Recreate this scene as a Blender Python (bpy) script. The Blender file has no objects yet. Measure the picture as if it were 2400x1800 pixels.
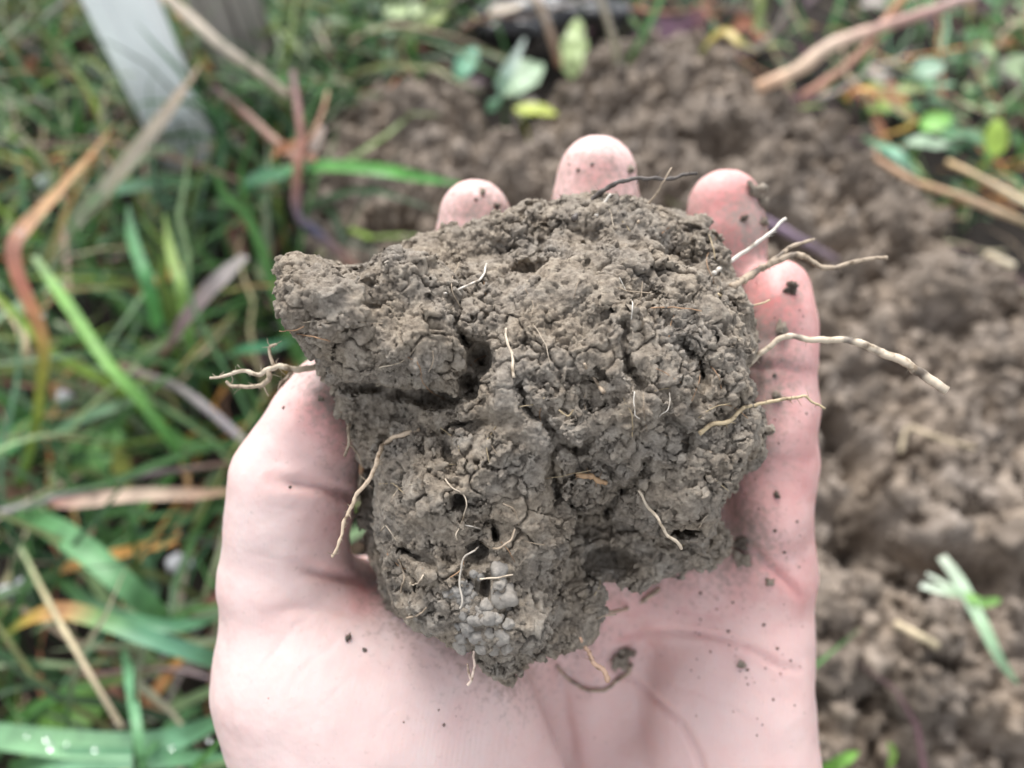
import bpy, math, random
import numpy as np
from mathutils import Vector, Matrix
from mathutils.bvhtree import BVHTree

# ------------------------------------------------------------------ camera, sky, sun, exposure
scene = bpy.context.scene
PITCH = math.radians(57.0)          # below the horizon
CAM_H = 0.34
LENS = 26.2
F = LENS / 36.0 * 2400.0            # focal length in pixels of the 2400 px wide photograph
cam_data = bpy.data.cameras.new('camera')
cam = bpy.data.objects.new('camera', cam_data)
scene.collection.objects.link(cam)
cam.location = (0, 0, CAM_H)
cam.rotation_euler = (math.pi / 2 - PITCH, 0, 0)
cam_data.lens = LENS
cam_data.sensor_width = 36.0
cam_data.clip_start = 0.005
cam_data.clip_end = 100.0
cam_data.dof.use_dof = True
cam_data.dof.focus_distance = 0.099
cam_data.dof.aperture_fstop = 11.8
scene.camera = cam

world = bpy.data.worlds.new('World'); scene.world = world
world.use_nodes = True
wn = world.node_tree.nodes; wl = world.node_tree.links
SUN_EL, SUN_AZ = math.radians(50), math.radians(-15)      # azimuth from +Y towards +X
sky = wn.new('ShaderNodeTexSky'); sky.sky_type = 'NISHITA'; sky.sun_disc = False
sky.sun_elevation = SUN_EL; sky.sun_rotation = SUN_AZ
sky.air_density = 1.0; sky.dust_density = 1.0; sky.ozone_density = 1.0
hs = wn.new('ShaderNodeHueSaturation'); hs.inputs['Saturation'].default_value = 0.22   # overcast: grey cloud light
wl.new(sky.outputs[0], hs.inputs['Color'])
wl.new(hs.outputs[0], wn['Background'].inputs[0]); wn['Background'].inputs[1].default_value = 0.115

sun_d = bpy.data.lights.new('sun', 'SUN'); sun_d.energy = 1.5; sun_d.angle = math.radians(26)
sun_d.color = (1.0, 0.975, 0.95)
sun = bpy.data.objects.new('sun', sun_d); scene.collection.objects.link(sun)
sd = Vector((math.sin(SUN_AZ) * math.cos(SUN_EL), math.cos(SUN_AZ) * math.cos(SUN_EL), math.sin(SUN_EL)))
sun.rotation_euler = sd.to_track_quat('Z', 'Y').to_euler()
sun.location = (0, 0, 3)

vs = scene.view_settings
vs.view_transform = 'Standard'; vs.look = 'None'; vs.gamma = 1.0; vs.use_curve_mapping = False
vs.exposure = 1.92
scene.render.engine = 'CYCLES'
scene.cycles.use_denoising = True
scene.cycles.max_bounces = 6

# ------------------------------------------------------------------ pixel <-> place helpers
RX = math.pi / 2 - PITCH
RM = np.array([[1, 0, 0], [0, math.cos(RX), -math.sin(RX)], [0, math.sin(RX), math.cos(RX)]])
CL = np.array([0, 0, CAM_H])
def W(p):                       # camera-aligned millimetres -> world metres
    return (np.asarray(p, float) * 0.001) @ RM.T + CL
def C(u, v, d):                 # pixel of the 2400x1800 photograph and depth in mm -> camera-aligned mm
    return np.array([(u - 1200.0) / F * d, -(v - 900.0) / F * d, -d])
def PX(P):                      # camera-aligned mm -> pixel
    P = np.asarray(P); d = -P[..., 2]
    return 1200 + P[..., 0] / d * F, 900 - P[..., 1] / d * F
def G(u, v, z=0.0):             # pixel -> world point on the level z
    r = RM @ C(u, v, 1.0)
    t = (z - CAM_H) / r[2]
    return CL + r * t

rng = np.random.default_rng(7)
random.seed(7)

# ------------------------------------------------------------------ numpy noise
_perm = np.random.default_rng(3).permutation(256).astype(np.int32)
_perm = np.concatenate([_perm, _perm, _perm])
_grad = np.random.default_rng(5).normal(size=(256, 3)).astype(np.float32)
_grad /= np.linalg.norm(_grad, axis=1)[:, None]
def _h(i, j, k):
    return _perm[_perm[_perm[i & 255] + (j & 255)] + (k & 255)]
def chunked(fn, P, *a):
    P = np.asarray(P, np.float32); n_ = 40000
    if len(P) <= n_: return fn(P, *a)
    out = [fn(P[i:i + n_], *a) for i in range(0, len(P), n_)]
    return tuple(np.concatenate(o) for o in zip(*out)) if isinstance(out[0], tuple) else np.concatenate(out)
def perlin(P): return chunked(_perlin, P)
def worley(P): return chunked(_worley, P)
def _perlin(P):
    P = np.asarray(P, np.float32)
    I = np.floor(P).astype(np.int32); f = P - I
    w = f * f * f * (f * (f * 6 - 15) + 10)
    out = np.zeros(len(P), np.float32)
    for a in (0, 1):
        for b in (0, 1):
            for c in (0, 1):
                g = _grad[_h(I[:, 0] + a, I[:, 1] + b, I[:, 2] + c)]
                dot = g[:, 0] * (f[:, 0] - a) + g[:, 1] * (f[:, 1] - b) + g[:, 2] * (f[:, 2] - c)
                out += dot * (w[:, 0] if a else 1 - w[:, 0]) * (w[:, 1] if b else 1 - w[:, 1]) * (w[:, 2] if c else 1 - w[:, 2])
    return out * 1.5
def fbm(P, octv=3, gain=0.5):
    P = np.asarray(P, np.float32); s = np.zeros(len(P), np.float32); a = 1.0
    for o in range(octv):
        s += a * perlin(P * (2.03 ** o) + 17.3 * o); a *= gain
    return s
_jit = np.random.default_rng(9).random((256, 3)).astype(np.float32)
def _worley(P):
    P = np.asarray(P, np.float32); I = np.floor(P).astype(np.int32); f = P - I
    f1 = np.full(len(P), 9.0, np.float32); f2 = f1.copy(); cid = np.zeros(len(P), np.int32)
    for a in (-1, 0, 1):
        for b in (-1, 0, 1):
            for c in (-1, 0, 1):
                hh = _h(I[:, 0] + a, I[:, 1] + b, I[:, 2] + c)
                j_ = _jit[hh]
                d = np.sqrt((a + j_[:, 0] - f[:, 0]) ** 2 + (b + j_[:, 1] - f[:, 1]) ** 2 + (c + j_[:, 2] - f[:, 2]) ** 2)
                near = d < f1
                f2 = np.where(near, f1, np.minimum(f2, d)); cid = np.where(near, hh, cid); f1 = np.minimum(f1, d)
    return f1, f2, cid
def sstep(a, b, x):
    t = np.clip((x - a) / (b - a), 0, 1); return t * t * (3 - 2 * t)

# ------------------------------------------------------------------ mesh helpers
def new_mesh(name, V, faces, smooth=True):
    V = np.ascontiguousarray(V, np.float32)
    me = bpy.data.meshes.new(name)
    me.vertices.add(len(V)); me.vertices.foreach_set('co', V.ravel())
    if isinstance(faces, np.ndarray):
        n = faces.shape[1]; flat = faces.ravel(); tot = np.full(len(faces), n, np.int32)
    else:
        tot = np.array([len(f) for f in faces], np.int32); flat = np.array([i for f in faces for i in f], np.int32)
    me.loops.add(len(flat)); me.loops.foreach_set('vertex_index', flat.astype(np.int32))
    start = np.concatenate([[0], np.cumsum(tot)[:-1]]).astype(np.int32)
    me.polygons.add(len(tot)); me.polygons.foreach_set('loop_start', start)
    me.polygons.foreach_set('loop_total', tot)
    me.polygons.foreach_set('use_smooth', np.full(len(tot), smooth))
    me.update(calc_edges=True); me.validate()
    return me
def add_col(me, col, name='col'):
    a = me.color_attributes.new(name, 'FLOAT_COLOR', 'POINT')
    c = np.ones((len(me.vertices), 4), np.float32); c[:, :col.shape[1]] = col
    a.data.foreach_set('color', c.ravel())
def coords(me):
    a = np.empty(len(me.vertices) * 3, np.float32); me.vertices.foreach_get('co', a); return a.reshape(-1, 3)
def normals(me):
    a = np.empty(len(me.vertices) * 3, np.float32); me.vertex_normals.foreach_get('vector', a); return a.reshape(-1, 3)
def link(name, me, mat, parent=None, origin=(0, 0, 0)):
    o = bpy.data.objects.new(name, me); scene.collection.objects.link(o)
    if me is not None and mat is not None and not me.materials: me.materials.append(mat)
    o.location = origin
    if parent is not None:
        o.parent = parent
        o.location = Vector(origin) - parent.location
    return o
def obj(name, V, faces, mat, parent=None, origin=None, col=None, smooth=True):
    V = np.asarray(V, float)
    if origin is None:
        origin = np.array([V[:, 0].mean(), V[:, 1].mean(), V[:, 2].min()]) if parent is None else np.array(parent.location)
    me = new_mesh(name, V - np.asarray(origin), faces, smooth)
    if col is not None: add_col(me, col)
    return link(name, me, mat, parent, tuple(origin))
def empty(name, loc):
    o = bpy.data.objects.new(name, None); scene.collection.objects.link(o); o.location = tuple(loc)
    o.empty_display_size = 0.01; return o
def tag(o, label=None, cat=None, group=None, kind=None):
    if label: o['label'] = label
    if cat: o['category'] = cat
    if group: o['group'] = group
    if kind: o['kind'] = kind
    return o
def subdivide(V, Q):            # one Catmull-Clark step on a closed quad mesh
    V = np.asarray(V, float); Q = np.asarray(Q); n_, m = len(V), len(Q)
    e = np.stack([Q, np.roll(Q, -1, 1)], -1).reshape(-1, 2); e.sort(1)
    key = e[:, 0].astype(np.int64) * n_ + e[:, 1]
    uk, inv = np.unique(key, return_inverse=True); inv = inv.reshape(-1); ne = len(uk); ue = np.stack([uk // n_, uk % n_], 1)
    fp = V[Q].mean(1); mid = V[ue].mean(1)
    bc = lambda idx, w, L: np.stack([np.bincount(idx, w[:, k], L) for k in range(3)], 1)
    cnt = np.maximum(np.bincount(inv, minlength=ne), 1)[:, None]
    ep = (mid + bc(inv, np.repeat(fp, 4, 0), ne) / cnt) / 2
    nf = np.maximum(np.bincount(Q.ravel(), minlength=n_), 1)[:, None]
    Fa = bc(Q.ravel(), np.repeat(fp, 4, 0), n_) / nf
    nE = np.maximum(np.bincount(ue.ravel(), minlength=n_), 1)[:, None]
    Ra = bc(ue.ravel(), np.repeat(mid, 2, 0), n_) / nE
    vp = (Fa + 2 * Ra + (nf - 3) * V) / nf
    I = inv.reshape(m, 4); c = n_ + ne + np.arange(m)
    faces = np.concatenate([np.stack([Q[:, k], n_ + I[:, k], c, n_ + I[:, k - 1]], 1) for k in range(4)])
    return np.concatenate([vp, ep, fp]), faces.astype(np.int32)
def bvh_of(me):
    V = coords(me); n = len(me.polygons)
    fl = np.empty(len(me.loops), np.int32); me.loops.foreach_get('vertex_index', fl)
    return BVHTree.FromPolygons(V.tolist(), fl.reshape(n, -1).tolist())

def surface_nets(f, org, h):
    f = f.astype(np.float32); nx, ny, nz = f.shape
    cs = (nx - 1, ny - 1, nz - 1)
    acc = np.zeros(cs + (3,), np.float32); cnt = np.zeros(cs, np.float32)
    corners = [(a, b, c) for a in (0, 1) for b in (0, 1) for c in (0, 1)]
    for a in corners:
        for ax in range(3):
            if a[ax]: continue
            b = list(a); b[ax] = 1
            fa = f[a[0]:a[0] + cs[0], a[1]:a[1] + cs[1], a[2]:a[2] + cs[2]]
            fb = f[b[0]:b[0] + cs[0], b[1]:b[1] + cs[1], b[2]:b[2] + cs[2]]
            x = (fa < 0) != (fb < 0)
            t = np.where(x, fa / np.where(x, fa - fb, 1), 0)
            cnt += x
            for q in range(3):
                acc[..., q] += np.where(x, t if q == ax else a[q], 0)
    act = cnt > 0
    idx = np.full(cs, -1, np.int32); idx[act] = np.arange(act.sum())
    ijk = np.argwhere(act)
    V = (ijk + acc[act] / cnt[act][:, None]) * h + org
    faces = []
    s = f < 0
    for ax in range(3):
        sl0 = [slice(None)] * 3; sl1 = [slice(None)] * 3
        sl0[ax] = slice(0, -1); sl1[ax] = slice(1, None)
        ch = s[tuple(sl0)] != s[tuple(sl1)]
        E = np.argwhere(ch); ins = s[tuple(sl0)][ch]
        u, v = (ax + 1) % 3, (ax + 2) % 3
        ok = (E[:, u] > 0) & (E[:, v] > 0) & (E[:, u] < cs[u]) & (E[:, v] < cs[v])
        E = E[ok]; ins = ins[ok]
        q = []
        for du, dv in ((-1, -1), (0, -1), (0, 0), (-1, 0)):
            k = E.copy(); k[:, u] += du; k[:, v] += dv
            q.append(idx[k[:, 0], k[:, 1], k[:, 2]])
        q = np.stack(q, 1)
        q[~ins] = q[~ins][:, ::-1]
        faces.append(q)
    return V, np.concatenate(faces).astype(np.int32)

def spline(pts, n):             # Catmull-Rom through the points
    P = np.asarray(pts, float)
    if len(P) == 2: return P[0] + (P[1] - P[0]) * np.linspace(0, 1, n)[:, None]
    Q = np.vstack([2 * P[0] - P[1], P, 2 * P[-1] - P[-2]])
    t = np.linspace(0, len(P) - 1 - 1e-6, n); i = t.astype(int); t = (t - i)[:, None]
    a, b, c, d = Q[i], Q[i + 1], Q[i + 2], Q[i + 3]
    return 0.5 * (2 * b + (c - a) * t + (2 * a - 5 * b + 4 * c - d) * t ** 2 + (3 * b - a - 3 * c + d) * t ** 3)
def tube(P, R, sides=7):        # closed tapered tube along P
    P = np.asarray(P, float); n = len(P); R = np.broadcast_to(np.asarray(R, float), (n,))
    T = np.gradient(P, axis=0); T /= np.linalg.norm(T, axis=1)[:, None] + 1e-12
    up = np.array([0.31, 0.22, 0.92]); N = np.cross(T, up); N /= np.linalg.norm(N, axis=1)[:, None] + 1e-9
    B = np.cross(T, N)
    a = np.arange(sides) / sides * 2 * math.pi
    V = (P[:, None] + R[:, None, None] * (np.cos(a)[None, :, None] * N[:, None] + np.sin(a)[None, :, None] * B[:, None])).reshape(-1, 3)
    fs = []
    for i in range(n - 1):
        for j in range(sides):
            k = (j + 1) % sides
            fs.append((i * sides + j, i * sides + k, (i + 1) * sides + k, (i + 1) * sides + j))
    fs.append(tuple(range(sides))[::-1]); fs.append(tuple((n - 1) * sides + j for j in range(sides)))
    return V, fs

# ------------------------------------------------------------------ materials
def mat_base(name):
    m = bpy.data.materials.new(name); m.use_nodes = True
    nt = m.node_tree; return m, nt, nt.nodes['Principled BSDF']
def node(nt, kind, **kw):
    n = nt.nodes.new(kind)
    for k, v in kw.items():
        if k in n.inputs: n.inputs[k].default_value = v
        else: setattr(n, k, v)
    return n
def ramp(nt, stops, fac):
    r = nt.nodes.new('ShaderNodeValToRGB'); e = r.color_ramp.elements
    while len(e) < len(stops): e.new(0.5)
    for x, (p, c) in zip(e, stops): x.position = p; x.color = (*c, 1)
    nt.links.new(fac, r.inputs[0]); return r.outputs[0]
def soil_mat(name, dark, mid, light, scale, bump, bscale, rough=0.9):
    m, nt, b = mat_base(name)
    tc = node(nt, 'ShaderNodeTexCoord')
    n1 = node(nt, 'ShaderNodeTexNoise', Scale=scale, Detail=8.0, Roughness=0.65)
    nt.links.new(tc.outputs['Object'], n1.inputs['Vector'])
    col = ramp(nt, [(0.3, dark), (0.5, mid), (0.72, light)], n1.outputs['Fac'])
    n3 = node(nt, 'ShaderNodeTexNoise', Scale=scale * 0.22, Detail=3.0)
    nt.links.new(tc.outputs['Object'], n3.inputs['Vector'])
    mx = node(nt, 'ShaderNodeMix', data_type='RGBA', blend_type='MULTIPLY')
    mx.inputs[0].default_value = 0.55
    nt.links.new(col, mx.inputs[6])
    nt.links.new(ramp(nt, [(0.35, (1.08, 0.99, 0.86)), (0.65, (0.95, 0.97, 1.0))], n3.outputs['Fac']), mx.inputs[7])
    nt.links.new(mx.outputs[2], b.inputs['Base Color'])
    n2 = node(nt, 'ShaderNodeTexNoise', Scale=bscale, Detail=6.0, Roughness=0.7)
    nt.links.new(tc.outputs['Object'], n2.inputs['Vector'])
    bp = node(nt, 'ShaderNodeBump', Strength=bump, Distance=0.0006)
    nt.links.new(n2.outputs['Fac'], bp.inputs['Height']); nt.links.new(bp.outputs[0], b.inputs['Normal'])
    b.inputs['Roughness'].default_value = rough; b.inputs['Specular IOR Level'].default_value = 0.25
    return m
M_clod = soil_mat('clod_soil', (0.165, 0.139, 0.112), (0.315, 0.272, 0.223), (0.47, 0.415, 0.345), 700, 1.0, 4200)
M_pellet = soil_mat('pellet_soil', (0.17, 0.155, 0.135), (0.24, 0.22, 0.195), (0.31, 0.285, 0.25), 600, 0.5, 3000, 0.7)
M_heap = soil_mat('heap_soil', (0.08, 0.064, 0.051), (0.19, 0.156, 0.127), (0.33, 0.28, 0.232), 220, 0.8, 500)
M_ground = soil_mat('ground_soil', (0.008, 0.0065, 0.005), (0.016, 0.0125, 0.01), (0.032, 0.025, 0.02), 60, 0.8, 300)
M_dirt = soil_mat('dark_dirt', (0.06, 0.048, 0.04), (0.11, 0.09, 0.075), (0.18, 0.15, 0.125), 600, 0.6, 3000)

def plant_mat(name, rough=0.45, trans=0.25, spec=0.4):
    m, nt, b = mat_base(name)
    at = node(nt, 'ShaderNodeAttribute', attribute_name='col')
    tc = node(nt, 'ShaderNodeTexCoord')
    n1 = node(nt, 'ShaderNodeTexNoise', Scale=120.0, Detail=5.0)
    nt.links.new(tc.outputs['Object'], n1.inputs['Vector'])
    mx = node(nt, 'ShaderNodeMix', data_type='RGBA', blend_type='MULTIPLY'); mx.inputs[0].default_value = 0.8
    nt.links.new(at.outputs['Color'], mx.inputs[6])
    nt.links.new(ramp(nt, [(0.3, (0.62, 0.62, 0.6)), (0.7, (1.15, 1.15, 1.1))], n1.outputs['Fac']), mx.inputs[7])
    nt.links.new(mx.outputs[2], b.inputs['Base Color'])
    b.inputs['Roughness'].default_value = rough; b.inputs['Specular IOR Level'].default_value = spec
    if trans:
        tr = node(nt, 'ShaderNodeBsdfTranslucent'); nt.links.new(mx.outputs[2], tr.inputs[0])
        ms = node(nt, 'ShaderNodeMixShader'); ms.inputs[0].default_value = trans
        nt.links.new(b.outputs[0], ms.inputs[1]); nt.links.new(tr.outputs[0], ms.inputs[2])
        nt.links.new(ms.outputs[0], nt.nodes['Material Output'].inputs[0])
    return m
M_leaf = plant_mat('leaf_tissue')
M_dry = plant_mat('dry_plant', 0.7, 0.2, 0.2)
M_stem = plant_mat('stem_bark', 0.65, 0.0, 0.3)

def root_mat():
    m, nt, b = mat_base('root_skin')
    at = node(nt, 'ShaderNodeAttribute', attribute_name='col')
    tc = node(nt, 'ShaderNodeTexCoord')
    n1 = node(nt, 'ShaderNodeTexNoise', Scale=700.0, Detail=5.0)
    nt.links.new(tc.outputs['Object'], n1.inputs['Vector'])
    mx = node(nt, 'ShaderNodeMix', data_type='RGBA', blend_type='MULTIPLY'); mx.inputs[0].default_value = 1.0
    nt.links.new(at.outputs['Color'], mx.inputs[6])
    nt.links.new(ramp(nt, [(0.32, (0.35, 0.3, 0.25)), (0.5, (0.95, 0.92, 0.9))], n1.outputs['Fac']), mx.inputs[7])
    nt.links.new(mx.outputs[2], b.inputs['Base Color'])
    b.inputs['Roughness'].default_value = 0.6
    return m
M_root = root_mat()

def skin_mat():
    m, nt, b = mat_base('skin')
    at = node(nt, 'ShaderNodeAttribute', attribute_name='col')      # r: redness, g: soil stain, b: ridges
    sp = node(nt, 'ShaderNodeSeparateColor'); nt.links.new(at.outputs['Color'], sp.inputs[0])
    tc = node(nt, 'ShaderNodeTexCoord')
    mott = node(nt, 'ShaderNodeTexNoise', Scale=150.0, Detail=7.0, Roughness=0.65)
    nt.links.new(tc.outputs['Object'], mott.inputs['Vector'])
    addm = node(nt, 'ShaderNodeMath', operation='MULTIPLY_ADD'); addm.inputs[1].default_value = 0.75; addm.inputs[2].default_value = -0.36
    nt.links.new(mott.outputs['Fac'], addm.inputs[0])
    add2 = node(nt, 'ShaderNodeMath', operation='ADD', use_clamp=True)
    nt.links.new(addm.outputs[0], add2.inputs[0]); nt.links.new(sp.outputs[0], add2.inputs[1])
    skin = ramp(nt, [(0.0, (0.575, 0.448, 0.42)), (0.5, (0.56, 0.365, 0.338)), (1.0, (0.45, 0.17, 0.16))], add2.outputs[0])
    dn = node(nt, 'ShaderNodeTexNoise', Scale=900.0, Detail=5.0, Roughness=0.6)
    nt.links.new(tc.outputs['Object'], dn.inputs['Vector'])
    d0 = node(nt, 'ShaderNodeMath', operation='MULTIPLY_ADD'); d0.inputs[1].default_value = 0.55
    nt.links.new(sp.outputs[1], d0.inputs[0]); nt.links.new(dn.outputs['Fac'], d0.inputs[2])
    d1 = node(nt, 'ShaderNodeMapRange'); d1.inputs[1].default_value = 0.66; d1.inputs[2].default_value = 1.05
    nt.links.new(d0.outputs[0], d1.inputs[0])
    mx = node(nt, 'ShaderNodeMix', data_type='RGBA'); nt.links.new(d1.outputs[0], mx.inputs[0])
    nt.links.new(skin, mx.inputs[6]); mx.inputs[7].default_value = (0.26, 0.19, 0.165, 1)
    nt.links.new(mx.outputs[2], b.inputs['Base Color'])
    b.inputs['Subsurface Weight'].default_value = 0.35
    b.inputs['Subsurface Radius'].default_value = (1.0, 0.36, 0.22)
    b.inputs['Subsurface Scale'].default_value = 0.0035
    b.inputs['Roughness'].default_value = 0.5; b.inputs['Specular IOR Level'].default_value = 0.4
    # fine skin relief: papillary ridges and a leathery grain
    mp = node(nt, 'ShaderNodeMapping'); mp.inputs['Rotation'].default_value = (0.3, 0.2, 0.35)
    nt.links.new(tc.outputs['Object'], mp.inputs['Vector'])
    wv = node(nt, 'ShaderNodeTexWave', Scale=480.0, Distortion=2.5, Detail=2.0); wv.inputs['Detail Scale'].default_value = 0.35
    nt.links.new(mp.outputs[0], wv.inputs['Vector'])
    rm_ = node(nt, 'ShaderNodeMath', operation='MULTIPLY'); nt.links.new(wv.outputs['Fac'], rm_.inputs[0]); nt.links.new(sp.outputs[2], rm_.inputs[1])
    gr = node(nt, 'ShaderNodeTexVoronoi', Scale=900.0); nt.links.new(tc.outputs['Object'], gr.inputs['Vector'])
    g2 = node(nt, 'ShaderNodeMath', operation='MULTIPLY_ADD'); g2.inputs[1].default_value = 0.35
    nt.links.new(gr.outputs['Distance'], g2.inputs[0]); nt.links.new(rm_.outputs[0], g2.inputs[2])
    bp = node(nt, 'ShaderNodeBump', Strength=0.8, Distance=0.00014)
    nt.links.new(g2.outputs[0], bp.inputs['Height']); nt.links.new(bp.outputs[0], b.inputs['Normal'])
    return m
M_skin = skin_mat()

def plain_mat(name, col, rough, spec=0.5, nscale=40.0, var=0.25):
    m, nt, b = mat_base(name)
    tc = node(nt, 'ShaderNodeTexCoord'); n1 = node(nt, 'ShaderNodeTexNoise', Scale=nscale, Detail=6.0)
    nt.links.new(tc.outputs['Object'], n1.inputs['Vector'])
    lo = tuple(c * (1 - var) for c in col)
    nt.links.new(ramp(nt, [(0.35, lo), (0.6, col)], n1.outputs['Fac']), b.inputs['Base Color'])
    b.inputs['Roughness'].default_value = rough; b.inputs['Specular IOR Level'].default_value = spec
    return m
M_post = plain_mat('white_plastic', (0.9, 0.93, 0.94), 0.35, 0.5, 25.0, 0.12)
M_pebble = plain_mat('pale_pebble_stone', (0.5, 0.5, 0.52), 0.6, 0.4, 300.0, 0.4)
M_black = plain_mat('black_wet_scrap', (0.012, 0.012, 0.014), 0.35, 0.5, 80.0, 0.4)
def wood_mat():
    m, nt, b = mat_base('weathered_wood')
    tc = node(nt, 'ShaderNodeTexCoord'); mp = node(nt, 'ShaderNodeMapping'); mp.inputs['Scale'].default_value = (260, 260, 9)
    nt.links.new(tc.outputs['Object'], mp.inputs['Vector'])
    n1 = node(nt, 'ShaderNodeTexNoise', Scale=1.0, Detail=6.0); nt.links.new(mp.outputs[0], n1.inputs['Vector'])
    nt.links.new(ramp(nt, [(0.35, (0.07, 0.06, 0.052)), (0.5, (0.2, 0.18, 0.16)), (0.7, (0.36, 0.33, 0.3))], n1.outputs['Fac']), b.inputs['Base Color'])
    bp = node(nt, 'ShaderNodeBump', Strength=0.8, Distance=0.001); nt.links.new(n1.outputs['Fac'], bp.inputs['Height'])
    nt.links.new(bp.outputs[0], b.inputs['Normal']); b.inputs['Roughness'].default_value = 0.85
    return m
M_wood = wood_mat()
def water_mat():
    m, nt, b = mat_base('dew_water')
    b.inputs['Base Color'].default_value = (1, 1, 1, 1); b.inputs['Transmission Weight'].default_value = 1.0
    b.inputs['Roughness'].default_value = 0.02; b.inputs['IOR'].default_value = 1.33
    return m
M_water = water_mat()

# ------------------------------------------------------------------ ground and soil heap
def pseg(P, poly):              # signed distance to a polygon, positive inside (2D)
    P = np.asarray(P, float); poly = np.asarray(poly, float)
    best = np.full(len(P), 1e9); ins = np.zeros(len(P), bool)
    for a, b in zip(poly, np.roll(poly, -1, 0)):
        e = b - a; w = P - a
        t = np.clip((w @ e) / (e @ e), 0, 1)
        best = np.minimum(best, np.hypot(*(w - t[:, None] * e).T))
        c = ((a[1] > P[:, 1]) != (b[1] > P[:, 1]))
        with np.errstate(divide='ignore', invalid='ignore'):
            xi = a[0] + (P[:, 1] - a[1]) / (b[1] - a[1]) * e[0]
        ins ^= c & (P[:, 0] < xi)
    return np.where(ins, best, -best)
HEAP_PX = [(690, 640), (665, 500), (700, 330), (790, 210), (920, 150), (1060, 140), (1140, 200), (1185, 275), (1225, 235), (1290, 150),
           (1400, 85), (1560, 55), (1720, 95), (1850, 180), (1985, 280), (2100, 370), (2220, 490), (2350, 590), (2580, 720),
           (3000, 1200), (3100, 2000), (2500, 2300), (1500, 2250), (1000, 1700), (760, 1050)]
HEAP = np.array([G(u, v, 0.035)[:2] for u, v in HEAP_PX])
def heap_h(xy):
    d = pseg(xy, HEAP)
    P = np.c_[xy, np.zeros(len(xy))]
    wp = P + np.c_[perlin(P / 0.012), perlin(P / 0.012 + 31), P[:, 0] * 0] * 0.005
    f1, f2, cid = worley(wp / 0.024); g1, g2, gc = worley(wp / 0.0105 + 4.0)
    lump = (np.minimum(f2 - f1, 0.3) - 0.15) * 0.012 + (_jit[cid, 0] - 0.5) * 0.014 + (_jit[gc, 1] - 0.5) * 0.007
    lump = lump + fbm(P / 0.05, 4) * 0.014 + (0.4 - np.abs(perlin(P / 0.011 + 5))) * 0.011 + fbm(P / 0.0055 + 7, 3) * 0.0055
    pits = -0.036 * sstep(0.2, 0.5, perlin(P / 0.04 + 9.1)) - 0.012 * sstep(0.25, 0.5, perlin(P / 0.014 + 3.1))
    base = np.where(d > 0, 0.068 * (1 - np.exp(-np.maximum(d, 0) / 0.034)), d * 0.9)
    return base + (lump + pits) * sstep(-0.01, 0.03, d) - 0.004, d
def ground_h(xy):
    P = np.c_[xy, np.zeros(len(xy))]
    return fbm(P / 0.12, 3) * 0.007

ax = np.sign(np.linspace(-1, 1, 161)) * np.abs(np.linspace(-1, 1, 161)) ** 3.2 * 25
gx, gy = np.meshgrid(ax, ax + 0.3, indexing='ij')
gp = np.c_[gx.ravel(), gy.ravel()]
gv = np.c_[gp, ground_h(gp)]
n = 161; q = np.arange(n * n).reshape(n, n)
gf = np.stack([q[:-1, :-1], q[1:, :-1], q[1:, 1:], q[:-1, 1:]], -1).reshape(-1, 4)
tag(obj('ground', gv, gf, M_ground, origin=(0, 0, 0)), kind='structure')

hx = np.arange(HEAP[:, 0].min() - 0.02, HEAP[:, 0].max() + 0.02, 0.002)
hy = np.arange(HEAP[:, 1].min() - 0.02, HEAP[:, 1].max() + 0.02, 0.002)
mx_, my_ = np.meshgrid(hx, hy, indexing='ij'); hp = np.c_[mx_.ravel(), my_.ravel()]
hh, hd = heap_h(hp)
q = np.arange(len(hp)).reshape(mx_.shape)
hf = np.stack([q[:-1, :-1], q[1:, :-1], q[1:, 1:], q[:-1, 1:]], -1).reshape(-1, 4)
keep = (hd[hf] > -0.015).all(1); hf = hf[keep]
used = np.unique(hf); remap = np.full(len(hp), -1); remap[used] = np.arange(len(used))
heap = empty('soil_heap', (HEAP[:, 0].mean(), HEAP[:, 1].mean(), 0))
tag(heap, 'broad heap of loose crumbly grey-brown soil spread on the grass behind the hand', 'soil heap')
obj('heap_surface', np.c_[hp, hh][used], remap[hf], M_heap, heap)

import bmesh
def ico(level, seed, amp=0.35):
    bm = bmesh.new(); bmesh.ops.create_icosphere(bm, subdivisions=level, radius=1.0)
    V = np.array([v.co[:] for v in bm.verts]); Fc = np.array([[v.index for v in f.verts] for f in bm.faces]); bm.free()
    V *= (1 + amp * fbm(V * 1.3 + seed * 7.7, 2) + 0.12 * perlin(V * 4 + seed))[:, None]
    V *= np.random.default_rng(seed).uniform(0.75, 1.2, 3)
    return V, Fc
ICO = [(v_ * (1 + 0.3 * fbm(v_ * 2.6 + 9, 2))[:, None], f_) for v_, f_ in [ico(2, s, 0.65) for s in range(6)]]        # 42 vertices
ICO3 = [(v_ * (1 + 0.4 * fbm(v_ * 2.2 + 3, 3))[:, None], f_) for v_, f_ in [ico(3, s + 40, 0.8) for s in range(4)]]
ICO1 = [ico(1, s + 20, 0.5) for s in range(6)]  # 12 vertices
def rand_rot(r):
    q_ = r.normal(size=4); q_ /= np.linalg.norm(q_); w, x, y, z = q_
    return np.array([[1 - 2 * (y * y + z * z), 2 * (x * y - z * w), 2 * (x * z + y * w)],
                     [2 * (x * y + z * w), 1 - 2 * (x * x + z * z), 2 * (y * z - x * w)],
                     [2 * (x * z - y * w), 2 * (y * z + x * w), 1 - 2 * (x * x + y * y)]])
def scatter(shapes, pts, sizes, r):
    Vs, Fs, k = [], [], 0
    for p, s in zip(pts, sizes):
        V, Fc = shapes[r.integers(len(shapes))]
        Vs.append((V * s) @ rand_rot(r).T + p); Fs.append(Fc + k); k += len(V)
    return np.concatenate(Vs), np.concatenate(Fs)
r = np.random.default_rng(11)
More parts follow.
